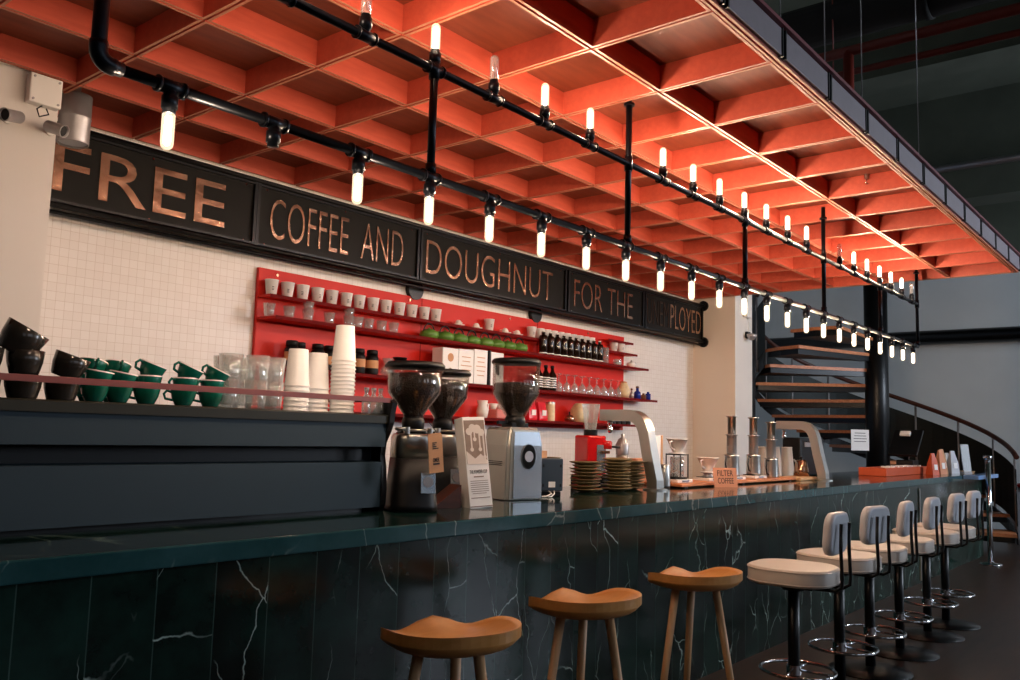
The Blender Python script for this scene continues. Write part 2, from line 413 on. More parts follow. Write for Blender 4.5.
for x in (xr+.009, xr+.03):
    e.mi = 0; e.box((x, (CY0+yb)/2, .0675), (.011, yb-CY0+.06, .135)); e.mi = 1; e.box((x, (CY0+yb)/2, -.002), (.011, yb-CY0+.06, .004))
e.build('edge_board', [m_ply, m_ply_edge], canopy)
for n in range(-5, 11):
    MB().box((CX0+(n+.5)*CS, CY0-.045, .075), (CS-.05, .02, .13), bev=.003).build('fascia_panel', m_fascia, canopy)
for n in range(-5, 12):
    e = MB(); e.box((CX0+n*CS-.018, CY0-.045, .075), (.012, .03, .14)); e.box((CX0+n*CS+.018, CY0-.045, .075), (.012, .03, .14)); e.box((CX0+n*CS, CY0-.04, .075), (.03, .01, .14))
    e.build('fascia_batten', m_black, canopy)
MB().box(((xl+xr)/2, CY0-.05, .152), (xr-xl, .05, .018)).build('top_trim', m_redtrim, canopy)
for k, x in enumerate((3.876, 4.486, 5.111, 6.361)):
    tag(MB().tube([(x, CY0+.03, CZ+.1355), (x, CY0+.03, 7.0)], .003, 6).build('hanging_wire', m_galv), 'thin wire holding up the canopy edge, %s from the left' % ORD[k], 'wire', 'wires above the canopy edge')
for x, y in ((2.078, 3.936), (6.1, 1.83)):
    s = thing('ceiling_sprinkler', 'small ceiling sprinkler head in a coffer %s' % ('above the left end of the light pipe' if x < 3 else 'near the outer canopy edge'), 'sprinkler', (x, y, CZ+.06))
    MB().cyl((0, 0, .03), .02, .037, 14).build('base', m_chrome, s)
    b = MB(); b.tube([(-.012, 0, .03), (-.014, 0, .01), (0, 0, 0), (.014, 0, .01), (.012, 0, .03)], .003, 6); b.cyl((0, 0, -.004), .014, .003, 14); b.build('deflector', m_chrome, s)

# ------------------------------------------------------------------ pipe light fixture
PY = 2.35; ZL = ZC+.985; ZU = ZC+1.425
fx = thing('pipe_light_fixture', 'black iron pipe frame with two rows of tube bulbs under the canopy', 'light fixture', (0, PY, 0))
p = MB()
def arc(c, r, a0, a1, n=7):  # in XZ plane
    return [(c[0]+r*math.cos(a0+(a1-a0)*k/n), 0, c[1]+r*math.sin(a0+(a1-a0)*k/n)) for k in range(n+1)]
p.tube([(1.10, 0, ZL), (9.40, 0, ZL)], .0165, 14); p.build('lower_pipe', m_pipe, fx)
p = MB(); p.tube([(.2, 0, ZU), (9.40, 0, ZU)], .0165, 14); p.build('upper_pipe', m_pipe, fx)
p = MB(); p.tube([(1.03, 0, ZC+1.7), (1.03, 0, ZL+.05)]+arc((1.03+.04, ZL+.04), .04, PI, 1.5*PI)[1:]+[(1.10, 0, ZL)], .021, 14)
p.tube([(1.03, 0, ZL+.06), (1.03, 0, ZL+.045)]+arc((1.03+.04, ZL+.04), .04, PI, 1.5*PI)[1:]+[(1.078, 0, ZL)], .025, 14)
p.build('elbow_pipe', m_pipe, fx)
LX = [1.247+.3622*k for k in range(23)]
ZCEIL = CZ+.10
for x, up in ((2.335, 0), (3.795, 1), (5.245, 0), (6.70, 1), (8.155, 0), (9.405, 1)):
    p = MB(); p.tube([(x, 0, ZL), (x, 0, ZCEIL if up else ZU)], .0165, 12)
    p.tube([(x, 0, ZU-.04), (x, 0, ZU+.04)], .022, 12); p.tube([(x, 0, ZL+.015), (x, 0, ZL+.055)], .022, 12)
    if up: p.cyl((x, 0, CZ+.005 if x < 9.5 else CZ), .03, .012, 14)
    p.build('riser_pipe', m_pipe, fx)
glassprof = [(.0, 0), (.012, .002), (.019, .009), (.0215, .02), (.0215, .105), (.014, .112)]
def lamp_proto(lit, up):
    s = -1 if up else 1      # built hanging down, flipped for the upper row
    M = Matrix.Rotation(PI, 4, 'X') if up else Matrix.Identity(4)
    b = MB(); b.tube([(-.045, 0, 0), (.045, 0, 0)], .022, 12)
    for x in (-.045, .035): b.tube([(x, 0, 0), (x+.01, 0, 0)], .0255, 12)
    b.lathe([(.017, 0), (.02, -.028), (.024, -.03), (.024, -.065), (.019, -.066), (.019, -.08), (0, -.08)], (0, 0, 0), 16, M)
    sk = b.build('lamp_socket', m_pipe, fx)
    if lit is None: return sk
    g_ = MB(); pr = [(r*.88, z-.19) for r, z in glassprof]; g_.lathe(pr, (0, 0, 0), 18, M)
    gb = g_.build('bulb', m_frost if lit else m_glass, sk)
    if lit: MB().lathe([(0, -.178), (.009, -.172), (.010, -.165), (.010, -.095), (.008, -.09), (0, -.088)], (0, 0, 0), 8, M).build('glowing_filament', m_bulb, sk)
    if not lit:
        w = MB(); w.tube([(0, 0, s*-.07), (.004, 0, s*-.1), (-.004, 0, s*-.13), (0, 0, s*-.16)], .0012, 5); w.build('filament', m_copper, sk)
    return sk
protos = {}
def place_lamp(x, z, lit, up):
    k = (lit, up)
    if k not in protos:
        protos[k] = lamp_proto(lit, up); protos[k].location = (x, 0, z); return
    src = protos[k]; c = src.copy(); COL.objects.link(c); c.location = (x, 0, z)
    for ch in [o for o in bpy.data.objects if o.parent == src]:
        q = ch.copy(); COL.objects.link(q); q.parent = c
for k, x in enumerate(LX): place_lamp(x, ZL, None if k == 1 else True, False)
UX = [(1.610, 1), (1.973, 0), (2.335, 1), (2.697, 0), (3.06, 1), (3.433, 1), (4.16, 1), (4.52, 1), (4.87, 1), (5.235, 1), (5.59, 1), (5.97, 1), (6.34, 1),
      (7.075, 0), (7.43, 1), (7.785, 1), (8.15, 1), (8.50, 1), (8.86, 1), (9.215, 0)]
for x, lit in UX: place_lamp(x, ZU, bool(lit), True)

# ------------------------------------------------------------------ sign
sg = thing('pipe_hung_sign', 'long black five-panel sign with copper letters above the red shelves', 'sign', (0, 5.0, ZC))
p = MB()
for z in (1.66, 1.20): p.tube([(1.84, 0, z), (9.925, 0, z)], .018, 12)
p.tube([(1.84, .03, 1.165), (9.925, .03, 1.165)], .012, 10)
for z in (1.66, 1.20):
    p.cyl((9.90, 0, z), .065, .026, 24, M=Matrix.Rotation(PI/2, 4, 'Y'))
p.build('pipe_rail', m_black, sg)
for x in (4.96, 6.6):
    MB().cyl((x, .145, 1.155), .085, .04, 24, M=Matrix.Rotation(PI/2, 4, 'X')).build('wall_flange', m_black, sg)
panels = [('FREE', 1.86, 3.30, 2.0, 3.09, 0), ('COFFEE  AND', 3.345, 4.85, 3.44, 4.70, 0), ('DOUGHNUT', 4.905, 6.91, 4.96, 6.71, 0),
          ('FOR THE', 6.985, 8.42, 7.08, 8.21, 0), ('UNEMPLOYED', 8.49, 9.87, 8.53, 9.85, 1)]
for txt, a, b, ta, tb, old in panels:
    q = MB(); q.box(((a+b)/2, .035, 1.425), (b-a, .05, .43), bev=.004)
    q.mi = 1
    for x in (a+.06, (a+b)/2, b-.06):
        for z in (1.235, 1.615): q.cyl((x, .012, z), .006, .004, 8, M=Matrix.Rotation(PI/2, 4, 'X'))
    pn = q.build('sign_panel', [m_signface, m_chrome], sg)
    fr = MB()
    for x in (a-.01, b+.01): fr.box((x, .02, 1.425), (.022, .06, .45))
    fr.box(((a+b)/2, .02, 1.225), (b-a, .055, .014)); fr.box(((a+b)/2, .02, 1.635), (b-a, .055, .014))
    fr.build('panel_frame', m_black, pn)
    if not old:
        text_mesh(txt, 'lettering', m_copper, tb-ta, .285, .006, pn, (ta, .0095, 1.285), thin=.012 if txt != 'FREE' else 0)
    else:
        text_mesh('UNEM', 'lettering', m_copper_dark, .50, .29, .006, pn, (ta, .0095, 1.285), thin=.018)
        text_mesh('PLOYED', 'lettering', m_copper, tb-ta-.54, .29, .006, pn, (ta+.54, .0095, 1.285), thin=.008)
st = MB(); st.box((5.88, 5.125, ZC+1.70), (8.05, .045, .03)); tag(st.build('white_ledge', m_paper), 'thin white ledge running above the black sign', 'ledge')

# ------------------------------------------------------------------ galvanised can, cctv
s = thing('galvanised_can', 'round galvanised can hanging beside the left pier in front of the sign', 'can', (1.975, 4.72, ZC+1.48))
MB().lathe([(.072, .006), (.078, 0), (.08, .006), (.08, .14), (.083, .145), (.08, .15), (.08, .27), (.0, .27)], seg=28).build('body', m_galv, s)
MB().cyl((0, 0, .27), .02, .12, 12).build('neck', m_steel, s)
MB().lathe([(0, .012), (.07, .01)], seg=24).build('diffuser', m_upback, s)
s = thing('junction_box', 'white square junction box high on the left pier', 'box', (1.742, 4.577, ZC+1.655))
MB().box((0, -.03, 0), (.155, .06, .15), bev=.006).build('body', m_white, s)
b = MB()
for sx in (-1, 1):
    for sz in (-1, 1): b.cyl((sx*.06, -.06, sz*.058), .006, .004, 10, M=Matrix.Rotation(PI/2, 4, 'X'))
b.build('screw', m_galv, s)
MB().tube([(0, -.03, -.07), (-.03, -.04, -.10), (-.02, -.05, -.14), (.02, -.06, -.12), (.01, -.05, -.09)], .004, 6).build('cable', m_black, s)
def cctv(label, loc, direction):
    s = thing('security_camera', label, 'camera', loc)
    q = Vector(direction).to_track_quat('Z', 'X').to_matrix().to_4x4()
    MB().lathe([(0, -.055), (.026, -.055), (.03, -.048), (.03, .04), (.033, .044), (.033, .052), (.029, .052), (.028, .03)], seg=20, M=q).build('housing', m_galv, s)
    MB().lathe([(0, .042), (.0285, .04)], seg=20, M=q).build('lens', m_blackplastic, s)
    b = MB(); b.tube([(0, 0, 0), (.01, .05, .005), (.015, .095, .01)], .009, 8); b.cyl((.015, .096, .01), .022, .01, 16, M=Matrix.Rotation(-PI/2, 4, 'X')); b.build('bracket', m_white, s)
cctv('silver bullet security camera at the far left of the white pier', (1.58, 4.474, ZC+1.463), (-.85, -.45, -.2))
cctv('silver bullet security camera just below the white junction box', (1.785, 4.474, ZC+1.46), (.45, -.75, -.3))
s = thing('junction_box', 'small white box high on the right pier', 'box', (10.22, 4.577, ZC+1.62))
MB().box((0, -.03, 0), (.14, .06, .2), bev=.006).build('body', m_white, s)
MB().tube([(0, -.03, -.1), (.02, -.04, -.2), (.0, -.04, -.28)], .006, 6).build('cable', m_white, s)
s = thing('security_camera', 'small dark dome camera on the right pier below a white box', 'camera', (10.25, 4.56, ZC+1.28))
MB().lathe([(0, -.05), (.04, -.035), (.06, 0), (.065, .03), (.03, .04), (0, .04)], (0, -.05, 0), 18).build('housing', m_galv, s)
MB().box((0, -.005, .02), (.09, .04, .09), bev=.01).build('bracket', m_black, s)

# ------------------------------------------------------------------ red shelving
sh = thing('red_wall_shelf', 'wide bright red shelving unit on the tiled wall', 'shelf', (0, 5.13, ZC))
MB().box(((3.45+8.22)/2, 0, (1.095+.06)/2), (8.22-3.45, .03, 1.095-.06), bev=.003).build('back_board', m_redshelf, sh)
sj = MB()
for x in (5.04, 6.63): sj.box((x, -.0165, .58), (.004, .003, 1.02))
sj.build('board_joint', m_darkred, sh)
SH = [(1.02, 7.7, 8.20, .13), (.90, 3.46, 8.29, .13), (.745, 3.46, 8.40, .21), (.405, 3.46, 8.60, .21), (.12, 3.46, 8.22, .21)]
for z, a, b, dep in SH:
    q = MB(); q.box(((a+b)/2, -.015-dep/2, z-.009), (b-a, dep, .018), bev=.002); q.mi = 1
    q.box(((a+b)/2, -.017-dep, z-.012), (b-a, .004, .024)); q.build('shelf_board', [m_redshelf, m_darkred], sh)
b = MB()
for x in (3.6, 4.9, 6.2, 7.5): b.cyl((x, -.015, 1.06), .012, .006, 12, M=Matrix.Rotation(PI/2, 4, 'X'))
b.build('screw', m_copper, sh)
S1, S2, S3, S4 = ZC+.90, ZC+.745, ZC+.405, ZC+.12

def cup_prof(rb, rt, h, w=.002, lip=0):
    pr = [(0, 0), (rb, 0), (rt, h)]
    if lip: pr += [(rt+lip, h+.001), (rt+lip, h+.004), (rt, h+.004)]
    return pr+[(rt-w, h), (rb-w, .004), (0, .004)]
def paper_cup(label, loc, group):
    s = thing('paper_cup', label, 'cup', loc, 0, group)
    MB().lathe(cup_prof(.035, .047, .104, .0015, .0018), seg=18).build('body', m_paper, s)
    k = MB()
    for z, w in ((.055, .02), (.045, .016), (.036, .02)): k.box((-.012, -.0385-(z-.045)*.11, z), (w, .002, .004))
    k.build('printed_mark', m_ink, s)
    return s
PC = [3.514, 3.648, 3.778, 3.911, 4.043, 4.18, 4.307, 4.447, 4.582, 4.728, 4.865, 5.008, 5.144]
pc0 = None
for i, x in enumerate(PC):
    lb = 'white paper cup on the top red shelf, %s from its left end' % ORD[i]
    if i == 0: pc0 = paper_cup(lb, (x, 5.05, S1), 'paper cups along the top red shelf')
    else: dup(pc0, (x, 5.05, S1), (0, 0, random.uniform(-.5, .5)), lb)
dup(pc0, (5.833, 5.05, S1), (0, 0, 0), 'white paper cup standing between upturned white cups on saucers')
dup(pc0, (6.453, 5.05, S1), (0, 0, 0), 'white paper cup just left of the dark bottles')
for i in range(9): dup(pc0, (6.60+i*.11, 5.065, S1), (0, 0, 0), 'white paper cup behind the dark bottles, %s from the left' % ORD[i])
for i, x in enumerate((7.906, 8.049)): dup(pc0, (x, 5.05, S1), (0, 0, 0), 'white paper cup at the right end of the top shelf, %s' % ('left one' if i == 0 else 'right one'))
sc0 = None
for i, x in enumerate([5.425, 5.658, 6.059, 6.235]):
    lb = 'white cup turned over on a saucer, %s from the left on the top shelf' % ORD[i]
    if sc0 is None:
        sc0 = thing('cup_and_saucer', lb, 'cup', (x, 5.05, S1), 0, 'upturned cups on the top shelf')
        MB().lathe([(0, 0), (.03, 0), (.058, .010), (.058, .013), (.03, .006), (0, .006)], seg=22).build('saucer', m_white, sc0)
        MB().lathe([(.036, .008), (.034, .02), (.025, .042), (.018, .047), (.016, .052), (0, .052)], seg=20).build('cup', m_white, sc0)
        MB().tube([(.03, 0, .018), (.05, 0, .02), (.05, 0, .035), (.028, 0, .036)], .004, 6).build('handle', m_white, sc0)
    else: dup(sc0, (x, 5.05, S1), (0, 0, i), lb)
# tumblers on second shelf
tb0 = tag(MB().lathe([(0, .0), (.030, 0), (.034, .02), (.042, .088), (.040, .088), (.032, .02), (.028, .012), (0, .012)], seg=24, flute=.03, nfl=8).build('tumbler', m_glass, None, (3.469, 5.0, S2)),
    'clear tumbler on the second red shelf, first from its left end', 'glass', 'tumblers on the second red shelf')
tb0['category'] = 'glass'
for i, x in enumerate([3.633, 3.797, 3.989, 4.171, 4.239+.02, 4.367, 4.499, 4.625]):
    dup(tb0, (x, 5.0, S2), (0, 0, i), 'clear tumbler on the second red shelf, %s from its left end' % ORD[i+1])
for x, a in ((3.797, 'third'), (4.171, 'fifth')):
    dup(tb0, (x, 5.0, S2+.0885), (0, 0, .4), 'clear tumbler stacked on top of the %s tumbler of the second shelf' % a, scale=(.98, .98, .6))
# teapots
tp0 = None
for i, x in enumerate([5.023, 5.212, 5.384, 5.55, 5.722, 5.879, 6.041, 6.211]):
    lb = 'green enamel teapot on the second shelf, %s from the left' % ORD[i]
    if tp0 is None:
        tp0 = thing('teapot', lb, 'teapot', (x, 5.0, S2), 0, 'green teapots in a row on the second shelf')
        MB().lathe([(0, 0), (.055, 0), (.076, .016), (.082, .036), (.070, .062), (.045, .074), (0, .078)], seg=24).build('body', m_potgreen, tp0)
        MB().lathe([(.045, .074), (.035, .079), (.008, .083), (.009, .092), (0, .094)], seg=16).build('lid', m_potgreen, tp0)
        MB().tube([(.07, 0, .035), (.095, 0, .05), (.112, 0, .075)], [.013, .009, .006], 8).build('spout', m_potgreen, tp0)
        MB().tube([(.07*math.cos(a)*.9, 0, .055+.072*math.sin(a)) for a in [PI*k/10 for k in range(11)]], .006, 6).build('handle', m_black, tp0)
    else: dup(tp0, (x, 5.0, S2), (0, 0, 0), lb)
# dark bottles
bt0 = None
for i, x in enumerate([6.517, 6.630, 6.742, 6.850, 6.956, 7.062, 7.168, 7.274, 7.380, 7.486]):
    lb = 'dark brown swing-top bottle on the second shelf, %s from the left' % ORD[i]
    if bt0 is None:
        bt0 = thing('bottle', lb, 'bottle', (x, 4.955, S2), 0, 'dark bottles on the second shelf')
        MB().lathe([(0, 0), (.036, 0), (.04, .006), (.041, .165), (.036, .182), (.018, .19), (.016, .205), (.018, .207), (.018, .214), (0, .214)], seg=20).build('body', m_brownglass, bt0)
        MB().lathe([(0, .214), (.013, .214), (.014, .226), (0, .229)], seg=14).build('stopper', m_white, bt0)
        MB().lathe([(.0405, .010), (.0405, .02)], seg=20).build('label_or_glint_band', m_paper, bt0)  # white band painted in as the highlight near the bottle's foot
    else: dup(bt0, (x, 4.955, S2), (0, 0, 0), lb)
tag(MB().lathe([(0, 0), (.036, 0), (.036, .17), (.033, .17), (.033, .01), (0, .01)], seg=20, flute=.03, nfl=10).build('tall_glass', m_glass, None, (7.62, 4.97, S2)), 'tall clear glass right of the dark bottles', 'glass')
s = thing('storage_jar', 'short clear jar with white contents near the right end of the second shelf', 'jar', (7.87, 4.98, S2))
MB().lathe([(0, 0), (.045, 0), (.048, .06), (.04, .07), (.038, .07), (.044, .06), (.042, .004), (0, .004)], seg=20).build('body', m_glass, s); MB().lathe([(0, .005), (.04, .006), (.041, .035), (0, .035)], seg=16).build('sugar', m_paper, s)
s = thing('teapot', 'small white teapot at the right end of the second shelf', 'teapot', (8.16, 4.98, S2))
MB().lathe([(0, 0), (.035, 0), (.055, .03), (.045, .055), (0, .065)], seg=20).build('body', m_white, s)
MB().lathe([(.02, .063), (.006, .07), (.01, .082), (0, .084)], seg=12).build('lid', m_steel, s)
MB().tube([(.045, 0, .02), (.075, 0, .035), (.09, 0, .06)], [.012, .009, .005], 8).build('spout', m_darkwood, s)

# third shelf
jar0 = None
for i, (x, y) in enumerate([(3.66, 4.98), (3.77, 5.04), (3.90, 5.0), (4.03, 5.03), (4.27, 4.98), (4.40, 4.98)]):
    lb = ['black-lidded coffee jar on the third shelf behind the paper cup stacks, %s from the left' % ORD[i], '', '', '', 'black-lidded jar with tan label, left of the pair above the clear bottles', 'black-lidded jar with tan label, right of the pair above the clear bottles'][0 if i < 4 else i]
    if jar0 is None:
        jar0 = thing('coffee_jar', lb, 'jar', (x, y, S3), 0, 'black-lidded jars on the third shelf')
        MB().lathe([(0, 0), (.046, 0), (.05, .01), (.05, .13), (.04, .15), (0, .15)], seg=20).build('body', m_blackplastic, jar0)
        MB().lathe([(.0, .15), (.042, .15), (.042, .185), (.036, .19), (0, .19)], seg=20).build('lid', m_blackplastic, jar0)
        MB().lathe([(.0508, .05), (.0508, .11)], seg=20).build('label_or_glint_band', m_kraft, jar0)
    else: dup(jar0, (x, y, S3), (0, 0, i), lb)
s = thing('pour_over_stand', 'round glass server with chrome frame left of the black dripper', 'coffee maker', (4.56, 4.98, S3))
MB().lathe([(0, 0), (.045, 0), (.055, .03), (.05, .06), (.022, .09), (.045, .14), (.043, .14), (.02, .09), (.047, .06), (.05, .03), (0, .005)], seg=20).build('body', m_glass, s)
b = MB(); b.ring((0, 0, .09), .03, .005, 20, 6); b.tube([(.03, 0, .09), (.09, 0, .09)], .006, 6); b.build('collar', m_chrome, s)
s = thing('dripper', 'black cone dripper on a chrome ring above the first grinder', 'coffee dripper', (4.69, 4.98, S3))
MB().lathe([(.02, .07), (.055, .15), (.058, .15), (.058, .158), (.05, .158), (.016, .075)], seg=20).build('cone', m_blackplastic, s)
b = MB(); b.ring((0, 0, .1), .038, .004, 20, 6); b.cyl((0, 0, 0), .05, .006, 20)
for a in (.5, 2.6, 4.7): b.tube([(.038*math.cos(a), .038*math.sin(a), .1), (.045*math.cos(a), .045*math.sin(a), .003)], .003, 6)
b.build('stand', m_chrome, s)
s = thing('pour_over_stand', 'low glass dripper on a copper base left of the white cup box', 'coffee maker', (5.0, 4.98, S3))
MB().lathe([(.012, .05), (.045, .10), (.043, .10), (.01, .052)], seg=18).build('body', m_glass, s)
b = MB(); b.cyl((0, 0, 0), .05, .018, 20); b.tube([(-.05, 0, .018), (-.055, 0, .06), (0, 0, .055)], .004, 6); b.build('base', m_copper, s)
def prod_box(label, x0, x1, h, picture=None, y=4.95, m=m_paper):
    s = thing('product_box', label, 'box', ((x0+x1)/2, y, S3))
    w = x1-x0
    MB().box((0, 0, h/2), (w, .12, h), bev=.002).build('carton', m, s)
    if picture == 'cup':
        p = MB(); p.cyl((0, -.060, h*.72), .035, .002, 20, M=Matrix.Rotation(PI/2, 4, 'X')); p.build('picture', m_kraft, s)
        p = MB(); p.cyl((0, -.060, h*.3), .028, .002, 20, M=Matrix.Rotation(PI/2, 4, 'X')); p.build('picture', m_oliveplate, s)
    elif picture == 'lines':
        p = MB()
        for k in range(5): p.box((0, -.061, h*(.25+.13*k)), (w*(.5+.1*(k % 3)), .002, .006))
        p.build('printed_mark', m_kraft, s)
    elif picture == 'figure':
        p = MB(); p.box((0, -.061, h*.5), (w*.3, .002, h*.35)); p.box((0, -.061, h*.78), (w*.6, .002, h*.04)); p.build('printed_mark', m_ink, s)
    return s
prod_box('white carton printed with a brown cup picture on the third shelf', 5.08, 5.27, .275, 'cup')
prod_box('plain white carton between the cup-picture box and the lined box', 5.275, 5.46, .28, 'lines')
prod_box('white carton with tan lines left of the dark divider', 5.47, 5.64, .295, 'lines')
prod_box('white carton with a dark figure right of the dark divider', 5.69, 5.86, .29, 'figure')
tag(MB().box((5.665, 4.94, S3+.15), (.022, .12, .30), bev=.002).build('divider', m_blackplastic), 'narrow upright dark divider between two white cartons', 'divider')
sy0 = None
for i, x in enumerate((6.46, 6.575, 6.68)):
    lb = 'black bottle with patterned white label beside the wine glasses, %s from the left' % ORD[i]
    if sy0 is None:
        sy0 = thing('syrup_bottle', lb, 'bottle', (x, 4.96, S3), 0, 'black syrup bottles on the third shelf')
        MB().lathe([(0, 0), (.04, 0), (.042, .01), (.042, .15), (.018, .19), (.016, .22), (0, .22)], seg=20).build('body', m_brownglass, sy0)
        MB().lathe([(0, .22), (.02, .22), (.02, .245), (0, .247)], seg=14).build('cap', m_blackplastic, sy0)
        k = MB()
        for q in range(5): k.lathe([(.0428, .03+q*.022), (.0428, .04+q*.022)], seg=20)
        k.build('label_or_glint_band', m_paper, sy0)
    else: dup(sy0, (x, 4.96, S3), (0, 0, i), lb)
wg0 = None
for i in range(17):
    x = 6.80+i*.067; lb = 'wine glass standing upside down on the third shelf, %s from the left' % ORD[i]
    if wg0 is None:
        wg0 = tag(MB().lathe([(.031, 0), (.038, .03), (.034, .075), (.012, .1), (.004, .108), (.004, .165), (.012, .172), (.034, .176), (.034, .179), (0, .180)], seg=20).build('wine_glass', m_glass, None, (x, 4.97, S3)), lb, 'glass', 'upside-down wine glasses on the third shelf')
    else: dup(wg0, (x, 4.97+(.05 if i % 2 else 0), S3), (0, 0, 0), lb)
s = thing('storage_jar', 'round cream jug at the right end of the wine glasses', 'jar', (7.99, 4.97, S3))
MB().lathe([(0, 0), (.05, 0), (.07, .04), (.07, .09), (.045, .14), (.04, .16), (.036, .16), (0, .15)], seg=22).build('body', m_tin, s); MB().lathe([(.04, .16), (.03, .175), (0, .18)], seg=16).build('lid', m_kraft, s)
def mini(label, x, r, h, m, neck=True, cat='bottle'):
    s = thing('small_bottle', label, cat, (x, 4.96, S3))
    MB().lathe([(0, 0), (r, 0), (r, h*.6), (r*.45, h*.75), (r*.4, h), (0, h)] if neck else [(0, 0), (r, 0), (r, h), (0, h)], seg=18).build('body', m, s)
    MB().lathe([(0, h), (r*.5, h), (r*.45, h+.02), (0, h+.022)], seg=12).build('cap', m_amber if neck else m, s)
mini('clear little bottle left of the dark blue bottle on the shelf end', 8.14, .025, .09, m_galv)
mini('dark blue bottle with brown cap on the third shelf end', 8.26, .038, .12, m_blue)
mini('small brown jar between the two blue pots', 8.39, .03, .05, m_amber, False)
mini('small blue pot at the very end of the third shelf', 8.49, .03, .07, m_blue, False)

# bottom shelf
s = thing('milk_jug', 'white ceramic jug with handle on the bottom red shelf behind the hoppers', 'jug', (5.66, 4.95, S4))
MB().lathe([(0, 0), (.045, 0), (.055, .05), (.04, .11), (.048, .15), (.044, .15), (.036, .11), (.05, .05), (0, .006)], seg=20).build('body', m_white, s)
MB().tube([(.04, 0, .13), (.075, 0, .12), (.075, 0, .06), (.05, 0, .045)], .007, 8).build('handle', m_white, s)
tag(MB().box((5.95, 4.97, S4+.04), (.3, .14, .08), bev=.01).build('gift_box', m_pink), 'low pink box on the bottom shelf left of the red bags', 'box')
cu0 = None
for i, x in enumerate((5.83, 5.93, 6.03)):
    lb = 'small white cup on top of the pink box, %s from the left' % ORD[i]
    if cu0 is None:
        cu0 = tag(MB().lathe(cup_prof(.025, .04, .05, .003), seg=18).build('espresso_cup', m_white, None, (x, 4.97, S4+.0805)), lb, 'cup', 'white cups on the pink box')
    else: dup(cu0, (x, 4.97, S4+.0805), (0, 0, 0), lb)
def bag(label, x, m, w=.12, h=.17, mark=True):
    s = thing('coffee_bag', label, 'bag', (x, 4.97, S4))
    secs = []
    for z, ww, dd in ((0, w, .07), (h*.1, w*1.03, .08), (h*.5, w, .07), (h*.8, w*.95, .035), (h, w*.93, .012)):
        secs.append([(ww/2*sx, dd/2*sy, z) for sx, sy in ((-1, -1), (-.3, -1.15), (.3, -1.15), (1, -1), (1, 1), (-1, 1))])
    MB().loft(secs, False).build('body', m, s)
    if mark: MB().box((0, -.045, h*.42), (w*.5, .006, h*.3)).build('label_patch', m_paper, s)
bag('red foil coffee bag with white patch, left of the pair', 6.36, m_redbag)
bag('red foil coffee bag with white patch, right of the pair', 6.52, m_redbag)
s = thing('tin_canister', 'patterned cream canister right of the red bags', 'canister', (6.66, 4.96, S4))
MB().cyl((0, 0, 0), .045, .16, 20).build('body', m_tin, s); MB().cyl((0, 0, .16), .047, .02, 20).build('lid', m_steel, s)
s = thing('brass_pot', 'small brass pot left of the cream sack on the bottom shelf', 'pot', (6.98, 4.96, S4))
MB().lathe([(0, 0), (.04, 0), (.055, .03), (.035, .06), (.03, .065), (0, .065)], seg=18).build('body', m_copper, s); MB().tube([(0, 0, .065), (0, 0, .1)], .008, 8).build('knob', m_black, s)
s = thing('coffee_sack', 'bulging cream cloth sack on the bottom red shelf', 'sack', (7.16, 4.97, S4))
MB().lathe([(0, 0), (.075, 0), (.095, .05), (.09, .12), (.06, .17), (.035, .19), (0, .19)], seg=22, flute=.05, nfl=5).build('body', m_tin, s)
MB().tube([(-.03, 0, .18), (0, -.03, .185), (.03, 0, .18)], .004, 6).build('tie', m_kraft, s)
sp0 = None
for i, x in enumerate((7.78, 7.88, 7.98, 8.08)):
    lb = 'small dark spice jar at the right end of the bottom shelf, %s from the left' % ORD[i]
    if sp0 is None:
        sp0 = thing('spice_jar', lb, 'jar', (x, 4.97, S4), 0, 'dark jars at the end of the bottom shelf'); MB().cyl((0, 0, 0), .034, .09, 16).build('body', m_blackplastic, sp0); MB().cyl((0, 0, .09), .03, .025, 16).build('lid', m_galv, sp0)
    else: dup(sp0, (x, 4.97, S4), (0, 0, 0), lb)

# ------------------------------------------------------------------ counter
XE = 13.12
ctr = thing('marble_bar_counter', 'long dark green marble bar counter with polished top', 'counter', (0, 0, 0))
q = MB(); q.box(((XE-3)/2, (2.47+3.62)/2, CT-.0325), (XE+3, 3.62-2.47, .065), bev=.006)
for fc in q.bm.faces:
    if fc.normal.y < -.3 or fc.calc_center_median().y < 2.476: fc.material_index = 1
q.build('countertop', [m_marble_top, m_marble_edge], ctr)
MB().box(((XE-3.06)/2, 2.56, (CT-.065)/2), (XE+2.94, .1, CT-.065)).build('front_panel', m_marble_front, ctr)
MB().box(((XE-3.1)/2, 3.55, (CT-.065)/2), (XE+2.8, .05, CT-.065)).build('rear_panel', m_black, ctr)
MB().box((XE-.06, 3.06, (CT-.065)/2), (.06, .9, CT-.065)).build('end_panel', m_marble_front, ctr)
MB().box((9.95, 2.505, .5), (.035, .012, .96)).build('reflection_strip', m_steel, ctr)  # pale reflection on the counter front, put in as a steel strip

# ------------------------------------------------------------------ espresso machine
MX0, MX1 = -.6, 2.72
em = thing('espresso_machine', 'wide slate-blue espresso machine on the counter, seen from its back', 'espresso machine', (0, 2.93, CT))
H = .435
def panelx(poly, x0, x1, name, m, parent=em):
    M = Matrix(((0, 0, 1, x0), (1, 0, 0, 0), (0, 1, 0, 0), (0, 0, 0, 1)))
    return MB().prism(poly, x1-x0, M).build(name, m, parent)
panelx([(.02, .02), (.02, .22), (.09, .225), (.09, .285), (.0, .29), (.0, .395), (.5, .395), (.5, .02)], MX0, MX1-.03, 'back_panel', m_machine)
panelx([(-.012, .395), (-.014, H-.006), (.0, H), (.5, H), (.5, .395)], MX0, MX1-.02, 'top_tray', m_machine_lip)
panelx([(.086, .226), (.092, .226), (.092, .284), (.086, .284)], MX0, MX1-.04, 'recess_dark_strip', m_blackplastic)  # added black strip that darkens the recess
